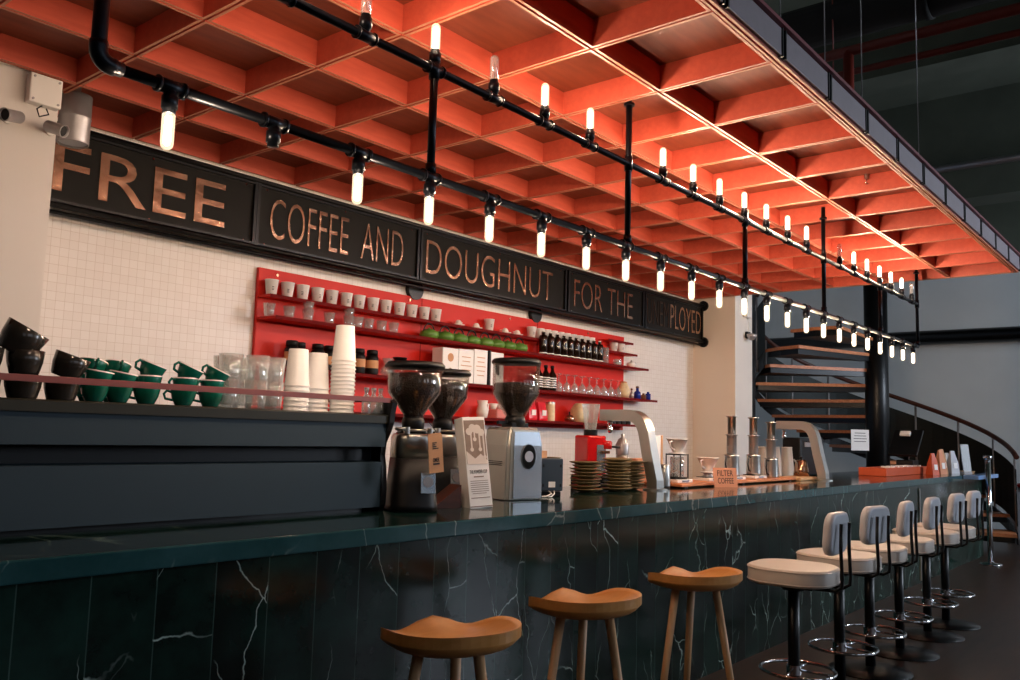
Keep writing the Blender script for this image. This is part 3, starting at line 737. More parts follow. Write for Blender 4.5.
panelx([(.06, 0), (.06, .02), (.48, .02), (.48, 0)], MX0+.05, MX1-.1, 'base', m_blackplastic)
sd = [(.03, 0), (.015, .03), (.01, .10), (.018, .20), (.03, .25), (.022, .31), (-.006, .36), (-.022, .40), (-.03, .455), (-.038, .49), (-.02, .505), (.03, .50), (.06, .485), (.1, H+.005), (.5, H+.005), (.52, .2), (.5, 0)]
panelx(sd, MX1-.03, MX1, 'side_panel', m_blackplastic)
b = MB(); b.box(((MX0+MX1)/2-.01, -.02, .499), (MX1-MX0-.02, .006, .022), bev=.001); b.build('cup_rail', m_rail, em)
b = MB(); b.tube([(MX1-.02, -.02, .499), (MX1-.02, .45, .499)], .008, 8); b.build('cup_rail', m_rail, em)
MT = CT+H+.0005

# cups on the machine
bowl0 = None
def glazed(loc, label, rot=(0, 0, 0), sc=1.):
    global bowl0
    if bowl0 is None:
        bowl0 = thing('glazed_bowl', label, 'bowl', loc, 0, 'dark glazed bowls on the espresso machine')
        MB().lathe([(0, 0), (.042, 0), (.045, .006), (.054, .04), (.058, .078), (.055, .079), (.05, .04), (.04, .01), (0, .01)], seg=26).build('body', m_brownglaze, bowl0)
        bowl0.rotation_euler = rot
        return bowl0
    return dup(bowl0, loc, rot, label, scale=sc)
glazed((1.175, 3.03, MT), 'dark glazed bowl at the bottom of the leftmost stack on the machine')
glazed((1.175, 3.03, MT+.0795), 'dark glazed bowl at the top of the leftmost stack on the machine')
glazed((1.298, 3.03, MT), 'dark glazed bowl at the bottom of the stack beside the green cups')
glazed((1.302, 3.03, MT+.0795), 'dark glazed bowl, tilted, at the top of the stack beside the green cups', (.2, .28, 0))
glazed((1.14, 3.05, MT+.150), 'large dark bowl tilted across the top of the leftmost stack', (.25, .45, 0), 1.2)
glazed((1.05, 3.03, MT), 'dark glazed bowl at the left picture edge on the machine')
glazed((1.05, 3.03, MT+.0795), 'dark glazed bowl stacked at the left picture edge')
glazed((1.08, 3.2, MT), 'dark glazed bowl in the back row at the left picture edge')
gc0 = None
def gcup(loc, label, rot=(0, 0, 0)):
    global gc0
    if gc0 is None:
        gc0 = thing('green_cup', label, 'cup', loc, 0, 'green cups on the espresso machine')
        MB().lathe([(0, 0), (.026, 0), (.030, .004), (.042, .03), (.048, .060), (.0475, .061)], seg=26).build('body', m_green, gc0)
        MB().lathe([(.0482, .0575), (.0486, .0615), (.0445, .062), (.038, .03), (.026, .008), (0, .006)], seg=26).build('inside', m_white, gc0)
        MB().tube([(-.044, 0, .05), (-.062, 0, .055), (-.072, 0, .042), (-.066, 0, .025), (-.038, 0, .02)], .005, 8).build('handle', m_green, gc0)
        gc0.rotation_euler = rot; return gc0
    return dup(gc0, loc, rot, label)
stks = [(1.41, 3.03, 2, 'next to the dark bowls', .1), (1.495, 3.03, 2, 'second from the dark bowls', .12), (1.61, 3.05, 3, 'third from the dark bowls', .25), (1.745, 3.03, 3, 'fourth from the dark bowls', .3), (1.878, 3.06, 3, 'nearest the clear glasses', .32),
        (1.465, 3.19, 3, 'behind the first two front stacks, left one', .2), (1.56, 3.20, 3, 'behind the front stacks, right one', .2)]
pos = ['bottom', 'second', 'third']
for x, y, n, where, tilt in stks:
    for k in range(n):
        top = (k == n-1)
        what = 'top' if top else pos[k]
        gcup((x+(.004 if k % 2 else 0), y, MT+k*.0445+(.004 if top else 0)), 'green cup, %s of the stack %s' % (what, where), (tilt if top else 0, tilt if top else 0, (.15 if k else -.2) + (1.2 if where.startswith('behind') else 0)))
# tumblers on machine
tg0 = None
k = 0
for x, y, lay in [(1.975, 3.09, 2), (2.075, 3.05, 2), (2.175, 3.08, 2), (2.03, 3.22, 2), (2.14, 3.24, 2), (2.245, 3.21, 2)]:
    for l in range(lay):
        lb = 'clear tumbler, %s of the %s pair between green and paper cups' % ('upper' if l else 'lower', ORD[k])
        loc = (x+.003*l, y, MT+l*.1025)
        if tg0 is None:
            tg0 = tag(MB().lathe([(0, 0), (.037, 0), (.041, .025), (.048, .117), (.045, .117), (.037, .025), (.034, .017), (0, .017)], seg=28, flute=.025, nfl=9).build('tumbler', m_glass, None, loc), lb, 'glass', 'tumblers on the espresso machine')
        else: dup(tg0, loc, (0, 0, k), lb)
    k += 1
# paper cup towers (upside down, nested)
pt0 = None
for x, y, n, where, sp in [(2.33, 3.12, 6, 'left', .0215), (2.462, 3.15, 6, 'middle', .0205), (2.552, 3.08, 14, 'right', .0180)]:
    for l in range(n):
        lb = 'upturned white paper cup, %s from the bottom of the %s stack on the machine' % (ORD[l], where)
        loc = (x, y, MT+l*sp)
        if pt0 is None:
            pt0 = tag(MB().lathe([(.0565, 0), (.0565, .006), (.0535, .007), (.042, .163), (.040, .165), (.038, .160), (0, .160), (0, .158), (.0375, .158), (.052, .004), (.054, 0), (.0565, 0)], seg=28).build('paper_cup', m_paper, None, loc), lb, 'cup', 'upturned paper cups on the espresso machine')
        else: dup(pt0, loc, (0, 0, 0), lb)
cb0 = None
for i, x in enumerate((2.605, 2.648, 2.69)):
    lb = 'small clear bottle at the right end of the machine top, %s from the left' % ORD[i]
    if cb0 is None:
        cb0 = thing('clear_bottle', lb, 'bottle', (x, 2.975, MT), 0, 'clear bottles on the machine end')
        MB().lathe([(0, 0), (.019, 0), (.020, .004), (.020, .07), (.009, .088), (.009, .10), (.011, .102), (.011, .11), (.008, .11), (.007, .09), (.018, .07), (.017, .004), (0, .004)], seg=18).build('body', m_glass, cb0)
        MB().cyl((0, 0, .1105), .011, .008, 14).build('cap', m_galv, cb0)
    else: dup(cb0, (x, 2.975, MT), (0, 0, 0), lb)

# ------------------------------------------------------------------ grinders
def hopper(s, z, rt, h, m_cap=m_blackplastic, rn=.045, fill=.82, flat=False):
    hp = MB().lathe([(rn, 0), (rn+.005, .02), (rt*.93, h*.50), (rt, h), (rt-.003, h), (rt*.93-.003, h*.50), (rn+.002, .02)] if not flat else
                    [(rn, 0), (rn+.01, .01), (rt*.97, h*.42), (rt, h*.45), (rt, h), (rt-.003, h), (rt-.003, h*.45), (rn+.006, .01)], (0, 0, z), 32).build('hopper', m_glass2, s)
    zt = h*fill; rr = (rt*.96 if zt > h*.50 else rn+(rt*.93-rn)*zt/(h*.50)) if not flat else rt
    pr = [(0, .004), (rn-.006, .004), (rn, .02)]
    if not flat: pr += [(rt*.93-.007, h*.50)] if zt > h*.50 else []
    else: pr += [(rt*.97-.008, h*.42), (rt-.008, h*.45)]
    pr += [((rr if not flat else rt)-.010, zt), (0, zt+.012)]
    MB().lathe(pr, (0, 0, z), 28).build('coffee_beans', m_beans, hp)
    MB().lathe([(0, h-.004), (rt+.006, h-.006), (rt+.008, h+.008), (rt-.005, h+.022), (0, h+.028)], (0, 0, z), 32).build('hopper_lid', m_cap, hp)
    MB().lathe([(rn*.9, -.055), (rn*1.15, -.05), (rn*1.2, -.01), (rn, .012), (0, .012)], (0, 0, z), 24).build('collar', m_blackplastic, s)

def tower_grinder(label, loc, rz):
    s = thing('coffee_grinder', label, 'coffee grinder', loc, rz)
    def rsec(w, d, z, n=28, e=3.2):
        out = []
        for k in range(n):
            a = 2*PI*k/n; c_, s_ = math.cos(a), math.sin(a)
            out.append((w/2*math.copysign(abs(c_)**(2/e), c_), d/2*math.copysign(abs(s_)**(2/e), s_), z))
        return out
    MB().loft([rsec(.235, .30, .004), rsec(.232, .29, .03), rsec(.215, .235, .12), rsec(.195, .205, .24)]).build('body', m_blackplastic, s)
    MB().loft([rsec(.194, .204, .24), rsec(.19, .2, .335), rsec(.17, .19, .352)]).build('motor_band', m_steel, s)
    MB().loft([rsec(.15, .17, .352), rsec(.12, .13, .375)]).build('top_plate', m_black, s)
    b = MB(); b.tube([(-.08, -.06, .372), (-.1, -.1, .372), (-.06, -.115, .372)], .008, 8); b.cyl((-.05, -.10, .352), .014, .03, 12); b.cyl((.06, -.10, .352), .012, .025, 12)
    b.tube([(-.05, -.1, .368), (.08, -.1, .368)], .005, 6); b.build('adjustment_lever', m_steel, s)
    MB().box((.05, -.131, .13), (.068, .008, .095), bev=.002, rx=-.14).build('name_plate', m_bluesilver, s)
    MB().cyl((.05, -.137, .135), .024, .003, 20, M=Matrix.Rotation(PI/2-.14, 4, 'X')).build('emblem', m_galv, s)
    hopper(s, .42, .135, .245, fill=.86)
    return s
tower_grinder('black coffee grinder with full bean hopper and a brown card tag', (2.87, 2.94, CT), -.55)
g2 = tower_grinder('black coffee grinder half hidden behind the first one', (3.30, 3.16, CT), -.55)

tgm = thing('card_tag', 'brown kraft card tag hanging on the first black grinder', 'tag', (2.84, 2.745, CT+.18), .0)
T = Matrix.Rotation(-.15, 4, 'Z') @ Matrix.Rotation(-.10, 4, 'Y')
q = MB(); pts = [(-.04, 0), (.04, 0), (.04, .165), (.032, .178), (-.032, .178), (-.04, .165)]
MM = T @ Matrix(((1, 0, 0, 0), (0, 0, 1, 0), (0, 1, 0, 0), (0, 0, 0, 1)))
q.prism(pts, .003, MM); q.build('card', m_kraft, tgm)
q = MB()
for k, w_ in enumerate((.024, .016, .022, .033)): q.box((-.018+w_/2, -.001, .135-k*.0085), (w_, .001, .0045))
q.box((.0, -.001, .040), (.036, .001, .008))
o = q.build('printed_line', m_ink, tgm); o.matrix_local = T
t1 = text_mesh('OMER', 'printed_text', m_ink, .036, .02, .001, tgm, thin=-.02); t1.matrix_local = T @ Matrix.Translation((-.018, -.0005, .048)) @ Matrix.Rotation(PI/2, 4, 'X')
MB().tube([(.0, .002, .172), (-.01, .03, .21), (-.01, .06, .23)], .0015, 5).build('string', m_black, tgm)

# silver grinder
s = thing('coffee_grinder', 'silver grinder with clear straight hopper, right of the printed card', 'coffee grinder', (3.83, 3.10, CT), -.22)
def rect(w0, w1, d0, d1, z): return [(w0, d0, z), (w1, d0, z), (w1, d1, z), (w0, d1, z)]
q = MB(); q.loft([rect(-.14, .12, -.12, .12, .005), rect(-.135, .115, -.118, .12, .30), rect(-.12, .10, -.11, .12, .385), rect(-.10, .08, -.09, .10, .40)], False)
bmesh.ops.bevel(q.bm, geom=[e for e in q.bm.edges if abs((e.verts[0].co-e.verts[1].co).normalized().z) > .8], offset=.02, segments=3, affect='EDGES')
q.build('body', m_silver, s)
MB().loft([rect(-.10, .10, -.128, -.112, .012), rect(-.10, .098, -.126, -.112, .30), rect(-.09, .085, -.118, -.10, .375)], False).build('front_plate', m_bluesilver, s)
MB().prism([(.048*math.cos(2*PI*k/28), .068*math.sin(2*PI*k/28)) for k in range(28)], .006, Matrix.Translation((0, -.128, .24)) @ Matrix.Rotation(PI/2, 4, 'X')).build('name_plate', m_chrome, s)
MB().cyl((0, -.134, .24), .03, .002, 24, M=Matrix.Rotation(PI/2, 4, 'X')).build('emblem', m_galv, s)
b = MB()
for z in (.19, .2, .21): b.box((-.139, 0, z), (.006, .14, .004))
b.build('vent_slot', m_black, s)
b = MB(); b.box((.0, 0, .41), (.12, .1, .03), bev=.004); b.box((-.09, .0, .425), (.07, .02, .02), bev=.004); b.build('gate', m_blackplastic, s)
hopper(s, .455, .135, .31, fill=.62, flat=True, rn=.05)

# card display on the counter (printed drawing and menu text)
s = thing('printed_card_stand', 'tall leaning card box with drawing and small print before the grinders', 'menu card', (3.22, 2.80, CT+.0), -.30); s.scale = (1.13, 1.13, 1.12)
T = Matrix.Rotation(-.16, 4, 'X') @ Matrix.Rotation(-.05, 4, 'Y')
def inT(o): o.matrix_local = T @ o.matrix_local; return o
q = MB(); q.box((0, .035, .20), (.115, .07, .40), bev=.002); o = q.build('card_box', m_paper, s); o.matrix_local = T
q = MB()
q.box((0, -.0008, .29), (.104, .0016, .19)); o = q.build('picture_panel', mat('grey_brown_print', '8e7a6c', .7, var=.3, scale=30), s); o.matrix_local = T
q = MB()   # pale drooping flower-like shapes of the drawing
for cx, cz, rr, dl in ((-.03, .335, .016, .08), (-.012, .35, .018, .05), (.012, .345, .02, .09), (.032, .33, .016, .11)):
    q.cyl((cx, -.002, cz), rr, .0012, 16, M=Matrix.Rotation(PI/2, 4, 'X')); q.box((cx+.008, -.0026, cz-dl/2), (.007, .001, dl)); q.cyl((cx+.008, -.002, cz-dl), .009, .0012, 12, M=Matrix.Rotation(PI/2, 4, 'X'))
q.prism([(-.052, .19), (.052, .19), (.052, .205), (.02, .235), (-.01, .215), (-.052, .25)], .0012, Matrix(((1, 0, 0, 0), (0, 0, 1, -.0026), (0, 1, 0, 0), (0, 0, 0, 1))))
o = q.build('drawing', mat('pale_print', 'd8cdc4', .7), s); o.matrix_local = T
o = text_mesh('THE POWDER CUP', 'printed_text', m_ink, .088, .016, .0008, s); o.matrix_local = T @ Matrix.Translation((-.044, -.001, .150)) @ Matrix.Rotation(PI/2, 4, 'X')
q = MB(); q.box((0, -.001, .136), (.05, .001, .005))
for k in range(7): q.box((-.004*(k == 6), -.001, .118-k*.009), (.09-.02*(k == 6), .001, .0022))
q.box((0, -.001, .045), (.095, .001, .003)); q.box((0, -.0012, .008), (.112, .001, .004))
o = q.build('printed_line', mat('faded_ink', '8a7468', .7), s); o.matrix_local = T
tag(MB().prism([(0, 0), (.15, 0), (.15, .11)], .12, Matrix.Translation((3.03, 3.02, CT+.0005)) @ Matrix.Rotation(-.35, 4, 'Z') @ Matrix.Rotation(PI/2, 4, 'X')).build('wooden_wedge', m_darkwood), 'dark brown wooden wedge behind the printed card', 'block')

# customer display / scale unit
s = thing('payment_terminal', 'small square slate-blue device right of the silver grinder', 'device', (4.17, 3.10, CT), -.55); s.scale = (.85, .85, .95)
MB().box((0, 0, .135), (.17, .09, .2), bev=.008).build('housing', m_blueplastic, s)
MB().box((0, .02, .015), (.15, .10, .03), bev=.004).build('foot', m_black, s)
MB().box((0, -.046, .075), (.05, .003, .035)).build('rating_label', m_paper, s)
b = MB()
for sx in (-1, 1):
    for z in (.07, .19): b.box((sx*.065, -.046, z), (.012, .004, .018))
b.build('clip', m_black, s)
for k in (-1, 1): MB().tube([(.02*k, -.04, .035), (.01*k, -.07, .02), (-.04+.02*k, -.1, .006), (-.09+.03*k, -.13, .006)], .005, 6).build('cable', m_white, s)
tag(MB().box((4.37, 3.38, CT+.235), (.16, .1, .05), bev=.003).build('small_box', m_kraft), 'kraft box on the dark crate behind the slate-blue device', 'box')
cr = thing('utensil_crate', 'dark crate behind the slate-blue device', 'crate', (4.40, 3.38, CT))
MB().box((0, 0, .105), (.26, .2, .209), bev=.004).build('body', m_darkwood, cr)

# plates
pl0 = None
PS = [(4.70, 3.20, 9, 'left', 0), (4.955, 3.13, 10, 'tallest', 1), (5.25, 3.20, 9, 'right', 2), (4.60, 3.46, 10, 'rear', 3)]
for x, y, n, where, si in PS:
    for l in range(n):
        lb = 'olive stoneware plate, %s from the bottom of the %s stack' % (ORD[l], where)
        rr = random.uniform(.90, 1.06); loc = (x+random.uniform(-.006, .006), y+random.uniform(-.006, .006), CT+l*.0215)
        tl = (random.uniform(-.03, .03), random.uniform(-.035, .035), random.uniform(0, 6))
        if pl0 is None:
            pl0 = tag(MB().lathe([(0, 0), (.05, 0), (.052, .004), (.09, .014), (.104, .0215), (.103, .024), (.088, .018), (.05, .008), (0, .007)], seg=30).build('stoneware_plate', m_oliveplate, None, loc), lb, 'plate', 'stacked stoneware plates on the counter')
        else: dup(pl0, loc, tl, lb, scale=(rr, rr, 1))

# beer-tap like swan-neck taps
def tap(label, loc, rz=0.):
    s = thing('swan_neck_tap', label, 'tap', loc, rz)
    # centre line in YZ plane (local): foot at origin, leaning back to +Y and bending over
    path = [(0, .012), (.0, .06), (.045, .25), (.075, .40)]
    c = (.205, .39); 
    for k in range(1, 8):
        a = PI - .25 - (PI/2-.25)*k/7; path.append((c[0]+.125*math.cos(a), c[1]+.125*math.sin(a)-.0))
    path += [(.30, .515), (.44, .515)]
    hw, ht = .048, .04
    secs = []
    for i, (y, z) in enumerate(path):
        a = path[max(i-1, 0)]; b_ = path[min(i+1, len(path)-1)]
        t_ = Vector((b_[0]-a[0], b_[1]-a[1])).normalized(); n_ = Vector((-t_.y, t_.x))
        secs.append([(-hw, y-n_.x*-ht, z-n_.y*-ht), (hw, y+n_.x*ht, z+n_.y*ht), (hw, y-n_.x*ht, z-n_.y*ht), (-hw, y-n_.x*ht, z-n_.y*ht)])
        secs[-1][0] = (-hw, y+n_.x*ht, z+n_.y*ht)
    MB().loft(secs, False).build('arm', m_steel, s)
    MB().cyl((0, 0, 0), .085, .01, 28).build('base_plate', m_steel, s)
    b = MB(); b.lathe([(0, -.01), (.018, -.01), (.02, -.03), (.013, -.035), (.013, -.055), (.02, -.06), (.02, -.09), (.01, -.1), (0, -.1)], (0, .38, .485), 16); b.build('nozzle', m_chrome, s)
    return s
tap('first stainless swan-neck tap, right of the plate stacks', (5.35, 3.06, CT))
tap('second stainless swan-neck tap, further along the bar', (8.28, 2.93, CT), .0)
s = thing('black_pitcher', 'black and steel handled pitcher behind the first tap', 'pitcher', (5.62, 3.14, CT))
MB().lathe([(0, 0), (.04, 0), (.045, .02), (.035, .16), (.03, .17), (0, .17)], seg=20).build('body', m_steel, s); MB().tube([(-.03, 0, .15), (-.09, 0, .17), (-.11, 0, .12), (-.1, 0, .02)], .008, 8).build('handle', m_black, s)

# red grinder at the back edge
s = thing('coffee_grinder', 'bright red grinder with glass hopper behind the plate stacks', 'coffee grinder', (5.19, 3.50, CT+.0), -.3)
MB().box((0, 0, .04), (.2, .2, .08), bev=.01).build('base', m_blackplastic, s)
MB().box((-.0, .0, .22), (.17, .16, .29), bev=.014).build('body', m_redgrind, s)
MB().box((.03, -.083, .2), (.075, .008, .2), bev=.003).build('front_plate', m_bluesilver, s)
b = MB(); b.lathe([(0, 0), (.045, 0), (.048, .05), (.04, .06), (0, .06)], (.09, -.06, .27), 20); b.build('grind_head', m_redgrind, s)
MB().tube([(.12, -.07, .29), (.2, -.09, .285)], [.007, .01], 8).build('lever', m_black, s)
MB().box((.05, -.1, .25), (.06, .05, .02), bev=.004).build('spout', m_copper, s)
MB().lathe([(.04, .0), (.045, .03), (.068, .19), (.066, .19), (.042, .03), (.036, 0)], (0, 0, .40), 8, a0=.4, smooth=False).build('hopper', m_glass, s)
MB().cyl((0, 0, .365), .05, .04, 18).build('collar', m_black, s)
s = thing('pepper_mill', 'small steel and brown hand mill beside the red grinder', 'grinder', (5.54, 3.45, CT+.0)); s.scale = (1, 1, 1.15)
MB().lathe([(0, 0), (.045, 0), (.045, .20), (0, .20)], seg=20).build('body', m_silver, s); MB().lathe([(.048, .20), (.052, .26), (.03, .30), (.01, .31), (.012, .33), (0, .335)], seg=20).build('top', m_galv, s)
tag(MB().box((5.78, 3.46, CT+.1), (.2, .1, .2), bev=.02).build('paper_packet', m_kraft_pink), 'salmon paper packet seen through the first tap', 'packet')

# drip station
s = thing('wall_board', 'upright white board edged with pale wood behind the drippers', 'board', (6.30, 3.57, CT))
MB().box((-.05, 0, .19), (.1, .03, .38), bev=.003).build('panel', m_paper, s); MB().box((.015, 0, .19), (.025, .04, .38), bev=.002).build('wood_edge', m_lightwood, s)
tr = thing('drip_tray', 'long red-brown wooden brewing board under the scales and jugs', 'board', (6.80, 3.2, CT))
MB().box((0, 0, .02), (2.2, .32, .02), bev=.004).build('board', m_orangewood, tr)
b = MB()
for x in (-1, 0, 1): b.box((x, 0, .005), (.05, .28, .01))
b.build('foot', m_darkwood, tr)
TZ = CT+.0305
def scale_(label, x, y):
    s = thing('brewing_scale', label, 'scale', (x, y, TZ), -.1)
    MB().box((0, 0, .012), (.2, .15, .024), bev=.004).build('body', m_white, s); MB().box((0, -.0765, .012), (.09, .004, .014)).build('display', m_bluesilver, s)
    MB().box((0, .01, .028), (.15, .1, .006), bev=.002).build('platform', m_black, s)
    return s
scale_('white brewing scale under the glass server', 5.92, 3.2); scale_('white brewing scale under the low dripper', 6.43, 3.2)
scale_('white brewing scale under the first steel jug', 6.87, 3.2); scale_('white brewing scale under the second steel jug', 7.31, 3.2)
def v60(s, z, sc=1.):
    MB().lathe([(.022*sc, 0), (.03*sc, .01), (.066*sc, .085*sc), (.07*sc, .085*sc), (.07*sc, .09*sc), (.062*sc, .09*sc), (.02*sc, .004)], (0, 0, z), 26, flute=.0).build('dripper', m_white, s)
    MB().lathe([(.05*sc, 0), (.05*sc, .004), (.02*sc, .006), (.02*sc, 0), (.05*sc, 0)], (0, 0, z-.004), 24).build('flange', m_white, s)
    MB().tube([(-.055*sc, 0, z+.075*sc), (-.095*sc, 0, z+.07*sc), (-.085*sc, 0, z+.035*sc), (-.04*sc, 0, z+.02)], .006, 8).build('handle', m_white, s)
s = thing('pour_over_dripper', 'white ribbed dripper standing on a square glass server', 'coffee dripper', (5.92, 3.2, TZ+.0315)); s.scale = (1.2, 1.2, 1.18)
b = MB()
for sx in (-1, 1):
    for sy in (-1, 1): b.tube([(sx*.05, sy*.05, 0), (sx*.05, sy*.05, .155)], .004, 6)
for z in (.004, .15): b.tube([(-.05, -.05, z), (.05, -.05, z), (.05, .05, z), (-.05, .05, z)], .004, 6, closed=True)
b.build('stand', m_black, s)
MB().lathe([(0, 0), (.044, 0), (.044, .13), (.042, .13), (.042, .004), (0, .004)], (0, 0, .005), 24).build('server', m_glass, s)
v60(s, .160)
s = thing('pour_over_dripper', 'low white dripper with handle left of the salmon sign', 'coffee dripper', (6.43, 3.2, TZ+.0315)); s.scale = (1.15, 1.15, 1.15)
MB().lathe([(0, 0), (.045, 0), (.03, .01), (.03, .022), (.05, .026), (.05, .03), (0, .03)], (0, 0, 0), 20).build('stand', m_galv, s); v60(s, .034, 1.1)
# filter coffee sign
s = thing('filter_coffee_sign', 'small leaning salmon sign reading FILTER COFFEE', 'sign', (6.20, 2.93, CT), -.6); s.scale = (1., 1., 1.15)
T = Matrix.Rotation(-.2, 4, 'X')
o = MB().box((0, .006, .065), (.20, .006, .13), bev=.001).build('card', m_kraft_pink, s); o.matrix_local = T
for body, z in (('FILTER', .075), ('COFFEE', .025)):
    o = text_mesh(body, 'printed_text', m_ink, .135, .038, .0012, s, thin=.0); o.matrix_local = T @ Matrix.Translation((-.067, .003, z)) @ Matrix.Rotation(PI/2, 4, 'X')
# aeropress on steel jugs
def press(label, x, y, z0):
    s = thing('plunger_brewer', label, 'coffee press', (x, y, z0)); s.scale = (1.15, 1.15, 1.33)
    MB().lathe([(0, 0), (.033, 0), (.036, .006), (.036, .12), (.045, .122), (.045, .128), (.033, .128), (0, .13)], seg=22).build('chamber', m_galv, s)
    MB().lathe([(0, .128), (.03, .128), (.03, .235), (.042, .238), (.042, .245), (0, .247)], seg=22).build('plunger', m_steel, s)
    return s
def jug(label, x, y, z0):
    s = thing('steel_jug', label, 'jug', (x, y, z0)); s.scale = (1.2, 1.2, 1.33)
    MB().lathe([(0, 0), (.052, 0), (.054, .01), (.05, .12), (.052, .13), (.049, .13), (.047, .12), (.05, .01), (0, .006)], seg=24).build('body', m_steel, s)
    MB().tube([(-.05, 0, .115), (-.085, 0, .12), (-.095, 0, .07), (-.08, 0, .03), (-.05, 0, .02)], .006, 8).build('handle', m_black, s)
for i, (x, z0, y) in enumerate([(6.87, TZ+.0315, 3.2), (7.31, TZ+.0315, 3.2), (7.58, TZ, 3.15)]):
    w = ('first', 'second', 'third and lowest')[i]
    jug('steel jug under the %s plunger brewer' % w, x, y, z0)
    press('steel plunger brewer standing on a jug, %s from the left' % ORD[i] if i < 2 else 'shorter steel plunger brewer on a jug, right of the two tall ones', x, y, z0+.1305*1.33)
# cartons / glasses near second tap
fl0 = None
for i, (x, y) in enumerate([(8.10, 3.46), (8.27, 3.42), (8.44, 3.46), (8.60, 3.42), (8.76, 3.46)]):
    lb = 'frosted carafe-shaped glass under the second tap, %s from the left' % ORD[i]
    if fl0 is None:
        fl0 = tag(MB().lathe([(.06, 0), (.055, .12), (.04, .29), (.044, .295), (.038, .30), (0, .30)], seg=20).build('upturned_glass', mat('frosted_glass', 'efe2d6', .3, var=.1, trans=.5), None, (x, y, CT)), lb, 'glass', 'frosted glasses beside the second tap')
    else: dup(fl0, (x, y, CT), (0, 0, 0), lb)
s = thing('gooseneck_kettle', 'small copper-toned gooseneck kettle under the second tap', 'kettle', (8.28, 3.14, CT+.032)); s.scale = (1.15, 1.15, 1.2)
MB().lathe([(0, 0), (.065, 0), (.06, .05), (.045, .12), (.035, .125), (0, .13)], seg=24).build('body', m_copper, s)
MB().lathe([(.012, .125), (.008, .14), (.016, .15), (0, .155)], seg=14).build('lid', m_blackplastic, s)
MB().tube([(-.06, 0, .02), (-.10, 0, .05), (-.10, 0, .1), (-.16, 0, .13)], .007, 8).build('spout', m_steel, s)
MB().tube([(.04, 0, .11), (.1, 0, .12), (.115, 0, .04)], .009, 8).build('handle', m_blackplastic, s)
tag(MB().box((8.1, 3.12, CT+.016), (.42, .24, .03), bev=.006).build('serving_tray', m_lightwood), 'pale wooden tray under the copper kettle', 'tray')
s = thing('back_bar_machine', 'dark brewing machine standing behind the second tap', 'machine', (9.3, 3.50, CT))
MB().box((0, 0, .2), (.7, .2, .4), bev=.02).build('body', m_blackplastic, s); MB().box((0, -.105, .33), (.5, .01, .05)).build('panel', m_galv, s)
MB().tube([(-.2, -.1, .36), (-.2, -.16, .35), (-.2, -.16, .28)], .008, 8).build('spout', m_chrome, s)

# register end
s = thing('straw_tray', 'long orange-red tray with rows of white-topped items at the register', 'tray', (11.02, 3.02, CT), .0)
MB().box((0, 0, .045), (1.9, .3, .09), bev=.006).build('box', m_orangetray, s)
b = MB()
for k in range(22): b.box((-.66+k*.063, -.08+.04*(k % 3), .0975), (.045, .04, .016))
b.build('white_packet', m_paper, s)
s = thing('register_screen', 'black till screen tilted back above the orange tray', 'till', (11.55, 3.04, CT+.106))
MB().box((0, 0, .03), (.25, .2, .06), bev=.01).build('foot', m_blackplastic, s); MB().box((0, 0, .14), (.05, .05, .22), ry=.3).build('neck', m_black, s)
MB().box((-.05, 0, .27), (.46, .34, .04), bev=.01, ry=-.75).build('screen', m_blackplastic, s)
MB().box((-.14, -.02, .385), (.07, .12, .03), bev=.005, ry=-.75).build('receipt_printer', m_paper, s)
def doypack(label, x, y, m, w=.11, h=.26, tilt=0.):
    s = thing('paper_bag', label, 'bag', (x, y, CT), -.4)
    secs = [[(ww/2*sx, dd/2*sy, z) for sx, sy in ((-1, -1), (1, -1), (1, 1), (-1, 1))] for z, ww, dd in ((0, w*1.15, .1), (h*.5, w, .07), (h*.85, w*.6, .03), (h, w*.55, .012))]
    MB().loft(secs, False).build('body', m, s); MB().box((0, -.046, h*.35), (w*.5, .006, h*.25), rx=-.12).build('label_patch', m_paper, s)
doypack('orange paper bag leaning at the register, leftmost of the bags', 11.55, 2.75, m_orangetray)
doypack('kraft paper bag second from the left beside the register', 11.88, 2.74, m_kraft_pink, h=.3)
doypack('kraft paper bag third from the left beside the register', 12.12, 2.78, m_kraft, h=.31)
doypack('white paper bag right of the kraft bags', 12.42, 2.72, m_upback, h=.29, w=.14)
doypack('pale paper bag partly behind the clear holder', 12.66, 2.84, m_paper, h=.26)
s = thing('leaflet_holder', 'clear upright leaflet holder near the counter end', 'holder', (12.72, 2.62, CT), -.4)
MB().box((0, 0, .19), (.16, .012, .38), bev=.002, rx=-.12).build('panel', thin_glass('acrylic', 'd0d6dc', .4), s); MB().box((0, .02, .01), (.16, .1, .02)).build('foot', m_galv, s)
tag(MB().cyl((12.96, 2.68, CT), .1, .025, 24, r2=.12).build('coin_dish', m_lightwood), 'small pale dish near the counter end', 'dish')
s = thing('soap_bottle', 'small steel pump bottle beside the pale dish', 'bottle', (12.98, 2.95, CT))
MB().cyl((0, 0, 0), .03, .1, 16).build('body', m_steel, s); MB().tube([(0, 0, .1), (0, 0, .14), (.04, 0, .145)], .006, 6).build('pump', m_steel, s)
s = thing('chrome_post', 'tall chrome post at the far end of the counter', 'post', (12.11, 2.25, 0.0))
MB().tube([(0, 0, .02), (0, 0, 1.27)], .032, 16).build('pole', m_chrome, s); MB().lathe([(0, 0), (.13, 0), (.12, .02), (.04, .03), (.03, .05), (0, .05)], seg=24).build('base', m_chrome, s)
MB().lathe([(0, 1.27), (.03, 1.27), (.05, 1.30), (.05, 1.33), (0, 1.335)], seg=18).build('finial', m_chrome, s)
tag(MB().box((12.4, 2.38, CT-.02), (1.2, .17, .05), bev=.004).build('pale_ledge', mat('pale_blue_acrylic', '7fa6dc', .15, var=.05)), 'pale blue ledge jutting from the front of the counter end', 'ledge')
